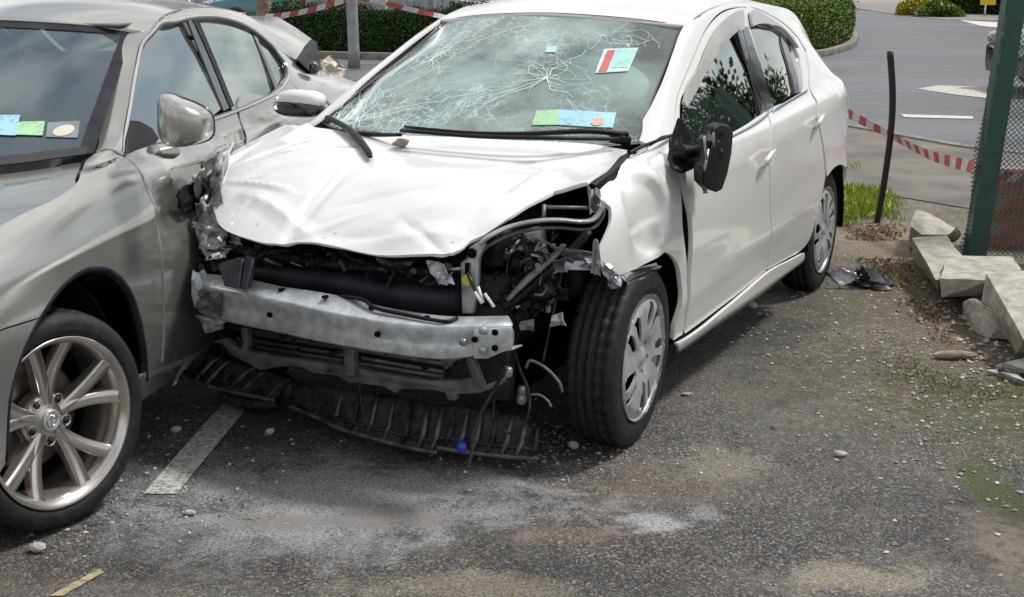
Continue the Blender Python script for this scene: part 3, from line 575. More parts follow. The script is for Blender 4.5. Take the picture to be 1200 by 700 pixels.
bonnet=panel('bonnet',A_hood,[(0.2706,-0.6457),(0.2096,-0.4365),(0.1729,-0.2303),(0.1606,-0.0468),(0.1749,0.1161),(0.2038,0.2676),(0.2447,0.411),(0.267,0.5605),(0.2409,0.68),(0.1873,0.6832),(0.0103,0.7046),(-0.1528,0.7039),(-0.1574,0.6686),(-0.1748,0.6039),(-0.2686,0.5692),(-0.3764,0.5323),(-0.4263,0.4941),(-0.4669,0.4604),(-0.5038,0.4511),(-0.5299,0.4335),(-0.5488,0.3566),(-0.5536,0.2705),(-0.5501,0.1777),(-0.5462,0.1139),(-0.5393,0.0473),(-0.5331,-0.0357),(-0.5375,-0.1132),(-0.5509,-0.1855),(-0.5542,-0.2327),(-0.5413,-0.3087),(-0.5155,-0.396),(-0.4967,-0.438),(-0.4684,-0.4806),(-0.4143,-0.5362),(-0.3452,-0.6001),(-0.2477,-0.6713),(-0.1456,-0.7274),(-0.028,-0.7795),(0.0802,-0.78),(0.2151,-0.78),(0.3155,-0.7602)],'white_hood',WC,step=.011,flange=.014,disp=hoodd)
# scuttle and wipers
sc_=[[p,(p[0]+.03,p[1],p[2]-.03),(p[0]-.10,p[1],p[2]-.055)] for p in [tuple(x) for x in A_ws.ev([(0.02,v) for v in np.linspace(0,4,25)])]]
V,Fc=grid_surf(sc_); solid(mesh('scuttle',V,Fc,'black',WC,car=True),.006)
w1=tube('wiper',[(0.3,0.655,0.998),(0.18,0.565,1.017),(0.08,0.392,1.009),(0.05,0.183,1.003),(0.06,-0.074,1.008)],[.013,.012,.010,.009,.007],'black',WC,flat=.8)
tube('wiper_blade',[(0.24,0.649,0.989),(0.06,0.464,1.001),(0.02,0.231,0.997),(0.03,-0.073,0.999)],.010,'black',w1,flat=.7)
tube('wiper_spindle',[(0.26,0.613,0.994),(0.3,0.665,0.975)],[.022,.016],'black',w1,n=1)
w2=tube('wiper',[(0.33,-0.576,0.989),(0.22,-0.443,0.981),(0.12,-0.33,0.967),(-0.02,-0.198,0.947),(-0.1,-0.124,0.926)],[.014,.013,.016,.012,.008],'black',WC,flat=.7); tag(w2,'broken wiper bent forward over the bonnet')
tube('wiper_blade',[(0.16,-0.374,0.978),(0.06,-0.274,0.964),(-0.06,-0.156,0.937),(-0.11,-0.111,0.922)],[.012,.016,.014,.008],'black',w2,flat=.6)
tube('wiper_linkage',[(0.3,-0.628,0.944),(0.22,-0.444,0.953),(0.12,-0.233,0.966),(0.06,-0.091,0.98)],[.008,.01,.008,.006],'black',w2)
# black hinge trim in the bonnet to wing gap
plate('wing_gap_trim',[(0.22,0.697,0.952),(0.17,0.684,0.943),(0.02,0.68,0.919),(-0.12,0.693,0.895),(-0.12,0.719,0.889),(0,0.715,0.905),(0.15,0.711,0.93)],(0.01,0,-.03),'black',WC)
tube('wing_seam_shade_line',[(0.526,0.74,0.978),(0.363,0.74,0.975),(0.271,0.72,0.964),(0.206,0.7,0.948)],.006,'black',WC)  # black strip painting in the dark seam between wing and pillar
# offside mirror (far side) and hanging near-side mirror
m1=empty('door_mirror'); m1.parent=WC; tag(m1,'intact white door mirror on the far side')
def ell(c,s,n=16,m=10,f=None,sq=2.6):
    V=[];Fc=[]
    for i in range(m+1):
        p=math.pi*i/m-math.pi/2
        for j in range(n):
            t=2*math.pi*j/n; g=lambda x:math.copysign(abs(x)**(2/sq),x)
            v=np.array([g(math.cos(p))*g(math.cos(t)),g(math.cos(p))*g(math.sin(t)),g(math.sin(p))])*s
            V.append(v)
    for i in range(m):
        for j in range(n): a=i*n+j;b=i*n+(j+1)%n; Fc.append((a,b,b+n,a+n))
    V=np.array(V)
    if f: V=f(V)
    return V+np.array(c),Fc
c_=np.array((0.62,-0.903,1.014)); c_[2]-=.005
V,Fc=ell(c_+[0,0,.008],(.06,.115,.042)); mesh('mirror_housing',V,Fc,'white_hood',m1,car=True)
V,Fc=ell(c_+[-.004,-.004,-.022],(.064,.116,.040)); mesh('mirror_lower_cap',V,Fc,'gloss',m1,car=True)
V,Fc=tubegeo(curve([c_+[0,.08,-.03],(c_[0],-.76,c_[2]-.05),(c_[0],-.70,c_[2]-.05)],4),.03,10,.6); mesh('mirror_arm',V,Fc,'black',m1,car=True)
m2=empty('door_mirror'); m2.parent=WC; tag(m2,'broken black door mirror hanging from its arm')
plate('mirror_sail',[(0.413,0.79,1.054),(0.441,0.8,1.014),(0.45,0.82,0.973),(0.461,0.84,0.912),(0.373,0.85,0.885),(0.278,0.85,0.883),(0.249,0.83,0.9),(0.313,0.8,0.927),(0.396,0.78,0.989)],(0,.022,0),'black',m2,.006)
tube('mirror_arm',[(0.308,0.84,0.95),(0.361,0.87,0.943),(0.336,0.92,0.958)],[.034,.028,.022],'black',m2,flat=.8)
mh=plate('mirror_housing',[(0.311,0.96,1.039),(0.384,0.96,1.043),(0.47,0.96,1.029),(0.522,0.96,1.003),(0.514,0.96,0.928),(0.475,0.96,0.859),(0.424,0.96,0.813),(0.368,0.96,0.812),(0.265,0.96,0.839),(0.209,0.96,0.866),(0.203,0.96,0.92),(0.245,0.96,0.932),(0.283,0.96,0.983)],(.045,-.05,0),'black',m2,.010)
crumple('mirror_mechanism',[(0.221,0.95,1.017),(0.38,0.95,1.029),(0.422,0.95,0.923),(0.25,0.95,0.916)],5,.02,'blackdust',m2,3)
for i,(a,b) in enumerate((((0.078,1,1.035),(0.113,1,0.956)),((0.171,1,1.036),(0.186,1,0.991)),((0.126,1,0.99),(0.099,1,0.925)))): tube('bracket_rod',[a,b],.004,'galv',m2,n=1,seg=6)
crumple('snapped_base',[(0.4,0.88,0.89),(0.445,0.88,0.89),(0.505,0.88,0.78),(0.417,0.88,0.817)],3,.01,'greyplate',m2,5)
# door handles
for nm,par,P in (('door_handle',front_door,[(1.267,0.865,0.778),(1.241,0.885,0.803),(1.3,0.888,0.826),(1.434,0.868,0.827)]),('door_handle',rear_door,[(2.104,0.865,0.849),(2.066,0.885,0.869),(2.111,0.888,0.892),(2.241,0.868,0.894)])):
    tube(nm,[(a,b-.008,c) for a,b,c in P],[.007,.010,.010,.007],'white',par,flat=1.1,seg=12)
# wheels ------------------------------------------------------------
def tyre(name,c,Rr,rr,w,par,car=True,rot=None,tread=True):
    h=w/2; prof=[(-h*.80,rr),(-h*.95,rr+.012),(-h,rr+(Rr-rr)*.45),(-h*.93,Rr-.020),(-h*.80,Rr-.006)]
    gr=[]
    for k in range(4):
        x=-h*.52+k*h*.347; gr+=[(x-.007,Rr),(x-.005,Rr-.007),(x+.005,Rr-.007),(x+.007,Rr)]
    prof+=gr+[(h*.80,Rr-.006),(h*.93,Rr-.020),(h,rr+(Rr-rr)*.55),(h*.985,rr+(Rr-rr)*.42),(h*1.0,rr+(Rr-rr)*.36),(h*.95,rr+.012),(h*.80,rr),(h*.5,rr-.01)]
    V,Fc=lathe(prof,120); 
    if tread:
        m=len(prof); 
        for k in range(120):
            for i in range(3,m-8):
                r0=math.hypot(V[k*m+i][0],V[k*m+i][2]); s=1-((.009 if (i<6 or i>m-14) else .004) if k%3==0 else 0)/max(r0,.1); V[k*m+i][0]*=s; V[k*m+i][2]*=s
    if rot is not None: V=V@np.array(rot).T
    return mesh(name,V+np.array(c),Fc,'rubber',par,car=car)
def disc_panel(holes,Ro,height,step=.012):
    n=72; outer=np.array([(Ro*math.cos(t),Ro*math.sin(t)) for t in np.linspace(0,2*math.pi,n,endpoint=False)])
    loops=[outer]+[resample(np.array(h),.009) for h in holes]
    P,T,idx=tri2d(loops,step); X=np.c_[P[:,0],height(np.hypot(P[:,0],P[:,1]),np.arctan2(P[:,1],P[:,0])),P[:,1]]
    V=[X];Fc=[]
    for t in T:
        nn=np.cross(X[t[1]]-X[t[0]],X[t[2]]-X[t[0]]); Fc.append(tuple(t) if nn[1]>0 else tuple(t[::-1]))
    k0=len(X)
    for li,ix in enumerate(idx):
        q=X[ix]; m=len(ix); V+=[q,q-[0,.008,0]]
        for k in range(m): a,b=k0+k,k0+(k+1)%m; f=(a,b,b+m,a+m); Fc.append(f[::-1] if li==0 else f)
        k0+=2*m
    return np.concatenate(V),Fc
def hubcap(n=5,Ro=.212):
    holes=[]
    for k in range(n):
        a=2*math.pi*k/n
        def pol(l): return [(r*math.cos(a+t),r*math.sin(a+t)) for r,t in l]
        holes.append(pol([(.080,-.16),(.120,-.26),(.172,-.30),(.184,-.20),(.186,-.02),(.140,.03),(.090,.03)]))
        holes.append(pol([(.100,.30),(.165,.17),(.188,.18),(.187,.33),(.150,.42),(.105,.46)]))
    holes+= [[(r*math.cos(t),r*math.sin(t)) for r,t in ((.045,2*math.pi*k/5+.2),(.045,2*math.pi*k/5-.1),(.058,2*math.pi*k/5-.1),(.058,2*math.pi*k/5+.2))] for k in range(5)]
    hgt=lambda r,t: .012-.03*np.clip((.11-r)/.11,0,1)**1.5-.018*np.clip((r-.175)/.03,0,1)+.004*np.cos(n*t*1)*np.clip(r/.2,0,1)+.012*(r<.032)
    return disc_panel(holes,Ro,hgt)
HV,HF=hubcap()
def hatch_wheel(c,side=1,rot=None,dz=0):
    w=empty('wheel'); w.parent=WC; c=np.array(c,float)
    tyre('tyre',c,.302,.205,.172,w,rot=rot)
    def pl(n_,V,Fc,mt):
        V=np.array(V)
        if side<0: V=V*[1,-1,1]; Fc=[f[::-1] for f in Fc]
        if rot is not None: V=V@np.array(rot).T
        return mesh(n_,V+c,Fc,mt,w,car=True)
    V,Fc=lathe([(-.06,.202),(.0,.19),(.05,.195),(.075,.205),(.086,.212),(.088,.214),(.080,.206)],60); pl('rim',V,Fc,'cover')
    V,Fc=lathe([(.045,.0),(.045,.17),(.03,.195)],40); pl('brake_or_backing_disc',V,Fc,'dark')  # black backing disc, paints the darkness inside the cover's openings
    cv=pl('wheel_cover',HV+[0,.078,0],HF,'cover')
    V,Fc=lathe([(.066+.01,.030),(.070+.012,.024),(.072+.012,.0001)],20); V,Fc=np.array(V),Fc; pl('centre_badge',V,Fc,'cover')
    return w
fwr=rotm('Y',R(20))@np.eye(3); 
fw=hatch_wheel((.045,.747,.302),1,rotm('Z',R(-2))@rotm('X',R(-1.5))@rotm('Y',R(12)))
rw=hatch_wheel((2.55,.735,.302),1,rotm('Y',R(40)))
hatch_wheel((.03,-.735,.302),-1); hatch_wheel((2.55,-.735,.302),-1)
# wheel housings and dark underbody
def liner(xc,rad,y0,y1,name='wheel_liner',a0=-.15,a1=math.pi+.15,mat='dark'):
    rows=[[(xc+rad*math.cos(t),y,.31+rad*math.sin(t)) for t in np.linspace(a0,a1,20)] for y in (y0,y1)]
    V,Fc=grid_surf(rows); return solid(mesh(name,V,Fc,mat,WC,car=True),.004)
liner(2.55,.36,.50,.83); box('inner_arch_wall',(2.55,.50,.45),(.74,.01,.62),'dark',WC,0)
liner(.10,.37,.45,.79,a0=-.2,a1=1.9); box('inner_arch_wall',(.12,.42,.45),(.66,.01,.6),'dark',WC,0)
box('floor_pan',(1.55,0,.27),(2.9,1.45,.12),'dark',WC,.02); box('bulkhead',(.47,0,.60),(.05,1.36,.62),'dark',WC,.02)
# far side closed as one shell, rear hatch and bumper
far=[(0.6,.12),(ux(.5),.12),(ux(1.2),.12),(ux(2.1),.12),(ux(2.18),1.2),(ux(2.3),2.2),(ux(2.55),2.75),(ux(2.8),2.2),(ux(2.92),1.2),(ux(2.95),.6),(E_,.6),(E_,3),(E_,5),(E_,6.9)]+rl[::-1]+x0[::-1]+[(ux(.3),5.2),(ux(0),5),(ux(-.3),4.8),(ux(-.34),3),(ux(-.32),1.4),(ux(-.28),1.4),(ux(-.2),2.3),(ux(.03),2.8),(ux(.27),2.3),(ux(.38),1.2)]
hl=[(u_,v_) for u_,v_ in [(14.6933,5.6359),(17.2319,5.7449),(20.904,5.9042),(24.456,5.9982),(28.8483,5.8876),(31.5965,5.6326),(30.5257,5.2282),(29.3657,5.0132),(18.1576,4.6959),(12.0173,4.0946)]]
panel('far_side',A_side,far,'white',WC,holes=[hl],mirror=True,step=.05)
panel('far_side_glass',A_side,hl,'glass',WC,mirror=True,step=.08,off=-.012,flange=0)
kz=A_side.g[-1]; rows=[]
for t in np.linspace(-1,1,13):
    rows.append([(3.30+.05*(1-t*t)+(-.06 if z>.9 else 0),t*y,z) for (x,y,z) in kz[::-1]])
V,Fc=grid_surf(rows); solid(mesh('tailgate',V,Fc,'white',WC,car=True),.01)
tg=[(3.33,t*.45,1.22) for t in np.linspace(-1,1,7)]
V,Fc=grid_surf([[(3.345,t,1.10) for t in np.linspace(-.46,.46,7)],[(3.375,t,.90) for t in np.linspace(-.52,.52,7)]]); solid(mesh('rear_window',V,Fc,'gloss',WC,car=True),.006)
tube('tailgate_edge',[(2.87,0.66,1.102),(2.868,0.7,1.019),(2.931,0.74,0.961),(2.905,0.78,0.9),(2.88,0.8,0.809)],.012,'gloss',WC)
tl=tube('tail_lamp',[(2.858,0.77,0.963),(2.901,0.79,0.893),(2.931,0.8,0.761)],[.012,.022,.014],'red',WC)
# cabin: dashboard, seats, deployed airbags, steering wheel
MT['dash']=simple('grey_dashboard',(.07,.075,.08),.6,col2=(.05,.05,.055))
rows=[[(x,y,z) for y in np.linspace(-.66,.66,9)] for x,z in ((.30,.90),(.55,.93),(.80,.91),(.92,.86),(.95,.70),(.90,.5))]
V,Fc=grid_surf(rows); solid(mesh('dashboard',V,Fc,'dash',WC,car=True),.01)
def seat(par,x,y,mat,w=.50,car=True,zc=.0):
    s=empty('seat'); s.parent=par
    for nm,c,sz,rt in (('cushion',(x,y,.45+zc),(.50,w,.16),0),('backrest',(x+.30,y,.78+zc),(.14,w*.96,.62),R(-16)),('headrest',(x+.42,y,1.17+zc),(.09,.26,.19),R(-14))):
        o=box(nm,c,sz,mat,s,.05,rotm('Y',-rt),car=car); o.modifiers['bevel'].segments=4
    return s
seat(WC,1.30,.37,'seat'); seat(WC,1.30,-.37,'seat'); s=box('rear_seat',(2.35,0,.62),(.16,1.25,.75),'seat',WC,.05)
box('headliner',(1.9,0,1.335),(1.4,.95,.01),'tan',WC,0)
def blob(name,c,s,mat,par,seed,amp=.12,sq=2.3,car=True):
    def f(V):
        n=vnoise(V/np.max(s)*2.4,2.2,seed)[:,None]; return V*(1+amp*n*2)
    V,Fc=ell(c,s,28,18,f,sq); return mesh(name,V,Fc,mat,par,car=car)
tag(blob('airbag',(0.84,0.282,1.031),(.15,.28,.18),'airbag',WC,3),'deployed driver airbag slumped over the steering wheel')
tag(blob('airbag',(1,-0.284,1.056),(.16,.26,.13),'airbag',WC,5),'deployed passenger airbag')
V,Fc=tubegeo([np.array((0.95,0.18,1.056))+[.06*math.sin(t),.19*math.cos(t),.17*math.sin(t)] for t in np.linspace(0,2*math.pi,33)],.013,8); mesh('steering_wheel',V,Fc,'black',WC,car=True)
V,Fc=ell((1.12,-0.12,1.211),(.02,.13,.035)); mesh('interior_mirror',V,Fc,'black',WC,car=True)
# ---------------------------------------------------------------- exposed front end
cols=[236,290,333,383,421,450,520,598]
xf=[-.57,-.62,-.65,-.67,-.675,-.675,-.65,-.60]
tb=[(-0.5,-0.522,0.55),(-0.55,-0.309,0.565),(-0.58,-0.144,0.564),(-0.6,0.03,0.565),(-0.605,0.151,0.558),(-0.605,0.239,0.547),(-0.58,0.431,0.537),(-0.53,0.621,0.546)]
fc=[(-0.57,-0.475,0.529),(-0.62,-0.258,0.535),(-0.65,-0.095,0.535),(-0.67,0.076,0.529),(-0.675,0.195,0.526),(-0.675,0.281,0.523),(-0.65,0.47,0.525),(-0.6,0.667,0.54)]
fb=[(-0.57,-0.48,0.436),(-0.62,-0.263,0.439),(-0.65,-0.099,0.441),(-0.67,0.073,0.438),(-0.675,0.192,0.436),(-0.675,0.279,0.436),(-0.65,0.469,0.434),(-0.6,0.667,0.476)]
bb=[(x+.07,y,z-.01) for x,y,z in fb]
V,Fc=grid_surf([np.array(tb)+[.03,0,-.03],tb,np.array(fc)+[.006,0,.004],fc,np.array(fc)*.70+np.array(fb)*.30+[.012,0,0],np.array(fc)*.3+np.array(fb)*.7+[.012,0,0],fb,np.array(fb)+[.006,0,-.006],bb])
V=_cr(V.reshape(9,8,3).transpose(1,0,2),np.linspace(0,7,36)).transpose(1,0,2).reshape(-1,3); V,Fc=grid_surf(V.reshape(9,36,3)); V[:,0]+=.003*vnoise(V,22,8); V[:,2]+=.002*vnoise(V,30,9)
bm_=solid(mesh('bumper_beam',V,Fc,'beam',WC,car=True),.006); tag(bm_,'bare scuffed metal bumper beam')
plate('beam_end_plate',[(-0.603,0.669,0.54),(-0.603,0.669,0.477),(-0.62,0.6,0.441),(-0.63,0.56,0.438),(-0.63,0.56,0.526)],(-.006,0,0),'beam',bm_,.002)
for p in ((-0.6,-0.14,0.562),(-0.63,0.044,0.565),(-0.61,0.389,0.537),(-0.63,0.212,0.55)):
    V,Fc=ell(p,(.012,.010,.005),12,8); mesh('flange_hole',V,Fc,'dark',bm_,car=True)
tube('loose_cable',[(-0.6,0.077,0.565),(-0.62,0.173,0.569),(-0.64,0.23,0.554),(-0.64,0.334,0.545),(-0.64,0.464,0.54),(-0.6,0.488,0.544)],.006,'black',WC,seg=6)
for i,p in enumerate(((-0.634,0.59,0.526),(-0.634,0.59,0.467),(-0.648,0.533,0.488))):
    V,Fc=ell(p,(.010,.012,.012),12,8); mesh('bolt',V,Fc,'galv',bm_,car=True)
for p in ((-0.622,0.623,0.522),(-0.622,0.623,0.475),(-0.645,-0.156,0.488),(-0.672,0.255,0.483),(-0.64,0.566,0.498)):
    V,Fc=ell(p,(.006,.010,.009),12,8); mesh('bolt_hole',V,Fc,'dark',bm_,car=True)
crumple('beam_bracket',[(-0.54,-0.542,0.573),(-0.54,-0.489,0.573),(-0.56,-0.405,0.431),(-0.56,-0.53,0.451)],4,.007,'beam',bm_,11)
crumple('beam_bracket',[(-0.58,-0.488,0.518),(-0.6,-0.375,0.529),(-0.6,-0.387,0.437),(-0.58,-0.5,0.442)],5,.007,'greyplate',bm_,12)
crumple('torn_bracket',[(-0.5,-0.574,0.409),(-0.5,-0.439,0.407),(-0.5,-0.455,0.37),(-0.5,-0.535,0.351)],4,.015,'beam',WC,13)
# radiator pack, ducts, crossmember
box('radiator',(-.36,.05,.43),(.06,1.0,.40),'engine',WC,.01)
for k,(a,b) in enumerate((((-0.42,-0.42,0.319),(-0.42,0.34,0.31)),((-0.42,-0.421,0.298),(-0.42,0.339,0.293)),((-0.42,-0.384,0.342),(-0.42,0.37,0.336)),((-0.42,-0.419,0.349),(-0.42,0.401,0.36)))): tube('cooling_fin',[a,b],.007,'greyplate',WC,n=1,seg=6)
plate('lower_crossmember',[(-0.5,-0.505,0.319),(-0.5,-0.457,0.337),(-0.5,-0.395,0.307),(-0.52,-0.208,0.31),(-0.53,0.029,0.319),(-0.53,0.225,0.312),(-0.53,0.353,0.311),(-0.52,0.434,0.322),(-0.52,0.502,0.343),(-0.52,0.519,0.31),(-0.5,0.59,0.344),(-0.5,0.584,0.325),(-0.52,0.519,0.294),(-0.52,0.437,0.279),(-0.52,0.434,0.257),(-0.52,0.407,0.256),(-0.52,0.401,0.277),(-0.53,0.365,0.285),(-0.53,0.246,0.271),(-0.53,0.227,0.254),(-0.53,0.18,0.27),(-0.53,0.082,0.267),(-0.53,0.053,0.263),(-0.53,0.012,0.28),(-0.52,-0.093,0.274),(-0.52,-0.129,0.286),(-0.52,-0.213,0.278),(-0.51,-0.304,0.251),(-0.51,-0.348,0.265),(-0.5,-0.432,0.284),(-0.5,-0.459,0.313)],(.03,0,.0),'greyplate',WC,.003)
plate('crossmember_strut',[(-0.53,0.475,0.398),(-0.53,0.501,0.396),(-0.53,0.536,0.315),(-0.53,0.507,0.311)],(.03,0,0),'greyplate',WC); plate('crossmember_strut',[(-0.5,-0.384,0.385),(-0.5,-0.36,0.385),(-0.5,-0.361,0.299),(-0.5,-0.385,0.299)],(.03,0,0),'greyplate',WC); plate('crossmember_strut',[(-0.55,0.048,0.391),(-0.55,0.089,0.388),(-0.55,0.09,0.296),(-0.55,0.055,0.294)],(.03,0,0),'greyplate',WC)
plate('crossmember_strut',[(-0.53,0.381,0.388),(-0.53,0.446,0.394),(-0.53,0.407,0.354)],(.02,0,0),'greyplate',WC)
box('engine_block',(-.02,.02,.56),(.46,.95,.42),'engine',WC,.04)
for i in range(16):
    r_=random.Random(i); blob('engine_part',(r_.uniform(-.30,-.05),r_.uniform(-.5,.62),r_.uniform(.55,.74)),(r_.uniform(.04,.09),r_.uniform(.05,.12),r_.uniform(.03,.07)),r_.choice(['engine','duct','black','greyplate']),WC,i,.05,3.5)
tube('air_duct',[(-0.45,-0.402,0.564),(-0.45,-0.214,0.563),(-0.46,0.055,0.56),(-0.46,0.273,0.549),(-0.45,0.418,0.557)],[.03,.035,.04,.045,.04],'duct',WC,seg=12)
tube('bonnet_slam_panel',[(-0.4,-0.472,0.623),(-0.42,-0.233,0.621),(-0.43,0.038,0.622),(-0.43,0.287,0.631),(-0.43,0.423,0.653)],[.025,.03,.03,.03,.025],'duct',WC,seg=10,flat=.6)
plate('duct_flap',[(-0.44,0.152,0.652),(-0.44,0.245,0.661),(-0.45,0.232,0.629),(-0.45,0.152,0.634)],(.01,0,0),'greyplate',WC)
plate('duct_flap',[(-0.6,-0.39,0.617),(-0.58,-0.333,0.639),(-0.58,-0.302,0.644),(-0.66,-0.259,0.56),(-0.66,-0.319,0.564)],(.03,0,0),'duct',WC,.008)
plate('duct_flap',[(-0.58,-0.292,0.651),(-0.58,-0.259,0.646),(-0.66,-0.233,0.563),(-0.66,-0.256,0.563)],(.03,0,0),'duct',WC,.004)
crumple('torn_latch_bracket',[(-0.5,0.328,0.686),(-0.5,0.382,0.686),(-0.5,0.425,0.619),(-0.5,0.366,0.61)],4,.012,'beam',WC,21)
tube('latch_rod',[(-0.48,0.376,0.655),(-0.48,0.435,0.664)],.006,'galv',WC,n=1,seg=6)
st=plate('radiator_support',[(-0.5,0.448,0.529),(-0.49,0.44,0.627),(-0.48,0.432,0.682),(-0.48,0.453,0.697),(-0.47,0.456,0.73),(-0.46,0.5,0.758),(-0.46,0.506,0.738),(-0.48,0.496,0.699),(-0.49,0.498,0.633),(-0.5,0.486,0.534)],(.02,0,0),'galv',WC,.004)
for c__,r__,mt in (((-0.482,0.474,0.715),.016,'dark'),((-0.5,0.466,0.634),.019,'yellow')):
    V,Fc=ell(c__,(.006,r__,r__),14,8,None,2); mesh('support_hole' if mt=='dark' else 'paint_mark',V,Fc,mt,st,car=True)
plate('support_slot',[(-0.49,0.455,0.686),(-0.49,0.472,0.688),(-0.497,0.47,0.652),(-0.497,0.459,0.651)],(-.003,0,0),'dark',st,.001)
rail=np.array(curve([(-0.46,0.489,0.741),(-0.44,0.516,0.766),(-0.4,0.561,0.79),(-0.35,0.623,0.804),(-0.31,0.681,0.806),(-0.27,0.734,0.799),(-0.24,0.763,0.804),(-0.22,0.779,0.831),(-0.21,0.78,0.856)],6))
V,Fc=tubegeo(rail,.016,10,.45); tag(mesh('headlamp_rail',V,Fc,'galv',WC,car=True),'pale curved rail along the empty headlamp opening')
V,Fc=tubegeo(rail+[.01,0,-.026],.010,10,.45); mesh('headlamp_rail_lip',V,Fc,'greyplate',WC,car=True)
tube('brace_rod',[(-0.28,0.624,0.836),(-0.2,0.737,0.83)],.006,'greyplate',WC,n=1); tube('brace_rod',[(-0.28,0.618,0.843),(-0.3,0.625,0.805)],.006,'greyplate',WC,n=1)
crumple('headlamp_mount',[(-0.17,0.711,0.893),(-0.17,0.752,0.885),(-0.2,0.777,0.828),(-0.22,0.746,0.807)],4,.014,'greyplate',WC,23)
plate('washer_reservoir',[(-0.28,0.484,0.741),(-0.24,0.583,0.765),(-0.24,0.595,0.674),(-0.26,0.582,0.627),(-0.28,0.497,0.622)],(.06,0,0),'resv',WC,.02)
tube('reservoir_neck',[(-0.34,0.485,0.762),(-0.34,0.488,0.722),(-0.34,0.485,0.655)],.048,'duct',WC,seg=14)
plate('headlamp_housing',[(-0.32,0.499,0.631),(-0.32,0.546,0.652),(-0.32,0.645,0.635),(-0.34,0.683,0.582),(-0.36,0.612,0.559),(-0.36,0.542,0.584)],(.03,0,0),'engine',WC,.012)
plate('headlamp_housing',[(-0.4,0.439,0.63),(-0.38,0.505,0.611),(-0.4,0.539,0.565),(-0.42,0.491,0.532),(-0.42,0.45,0.56)],(.04,0,0),'engine',WC,.012)
tube('wing_support',[(-0.44,0.553,0.549),(-0.4,0.597,0.585),(-0.34,0.654,0.651),(-0.27,0.693,0.694),(-0.2,0.733,0.755)],[.024,.026,.028,.026,.02],'black',WC,flat=.6)
tube('wing_support',[(-0.45,0.576,0.575),(-0.4,0.619,0.633),(-0.34,0.668,0.689),(-0.28,0.683,0.722)],[.012,.018,.018,.014],'greyplate',WC,flat=.5)
plate('wheelhouse_flange',[(-0.34,0.642,0.649),(-0.31,0.674,0.684),(-0.28,0.768,0.682),(-0.28,0.789,0.653),(-0.31,0.697,0.652),(-0.33,0.672,0.64)],(.03,0,.0),'galv',WC,.004)
crumple('wheelhouse_flange',[(-0.3,0.663,0.718),(-0.27,0.769,0.707),(-0.28,0.786,0.663),(-0.31,0.683,0.664)],5,.015,'greyplate',WC,27)
crumple('blue_grey_bracket',[(-0.3,0.787,0.746),(-0.3,0.809,0.753),(-0.3,0.817,0.644),(-0.3,0.783,0.645)],4,.006,'galv',WC,29)
crumple('torn_wing_corner',[(-0.33,0.817,0.697),(-0.33,0.861,0.686),(-0.33,0.903,0.633),(-0.33,0.863,0.613)],6,.010,'galv',WC,31)
crumple('torn_liner',[(-0.3,0.877,0.655),(-0.2,0.964,0.681),(-0.2,0.97,0.661),(-0.3,0.903,0.621)],4,.012,'greyplate',WC,33)
for i in range(14):
    r_=random.Random(50+i); u0,v0=0,0
    p=np.array((-0.36,0.475,0.59))+[r_.uniform(-.05,.08),r_.uniform(-.05,.24),r_.uniform(-.09,.12)]; crumple('broken_clip',[p,p+[0,.04,.01],p+[0,.045,-.03],p+[0,.0,-.035]],2,.01,r_.choice(['greyplate','engine','galv','black']),WC,i)
box('inner_wing_wall',(.08,.36,.56),(.7,.02,.5),'engine',WC,0)
for a,b in (((-0.5,0.504,0.62),(-0.5,0.521,0.572)),((-0.5,0.526,0.601),(-0.5,0.558,0.563)),((-0.52,0.503,0.608),(-0.52,0.528,0.575))): tube('cable_end',[a,b],.005,'twhite',WC,n=1,seg=6)
def greeble(name,n,box_,mat,seed,smin=.006,smax=.028):
    r=np.random.default_rng(seed); parts_=[]
    for i in range(n):
        p=np.array([r.uniform(a,b) for a,b in box_]); k=r.random(); rot=np.array(Matrix.Rotation(r.uniform(0,6.28),3,Vector(r.normal(size=3))))
        if k<.45: parts_.append(boxgeo(p,r.uniform(smin,smax,3)*[1,1.4,.5],rot))
        elif k<.8:
            d=rot@np.array([1,0,0])*r.uniform(.02,.07); parts_.append(tubegeo(curve([p-d,p+rot@np.array([0,.012,0]),p+d],3),r.uniform(.002,.006),5))
        else: parts_.append(tubegeo([p,p+rot@np.array([.02,0,0])],r.uniform(.006,.016),8))
    V,Fc=merge(parts_); return tag(mesh(name,V,Fc,mat,WC,smooth=False,car=True),kind='stuff')
gx=((-.38,-.26),(.50,.66),(.52,.745))
for j,(mt,n_) in enumerate((('greyplate',46),('engine',60),('galv',16),('duct',40),('black',40))): greeble('broken_fittings',n_,gx,mt,200+j)
for j,(mt,n_) in enumerate((('greyplate',14),('engine',34),('duct',30))): greeble('broken_fittings',n_,((-.50,-.40),(-.45,.44),(.60,.68)),mt,210+j)
greeble('broken_fittings',26,((-.50,-.42),(-.50,.50),(.30,.42)),'engine',215); greeble('broken_fittings',22,((-.44,-.34),(-.62,-.50),(.45,.72)),'greyplate',216)
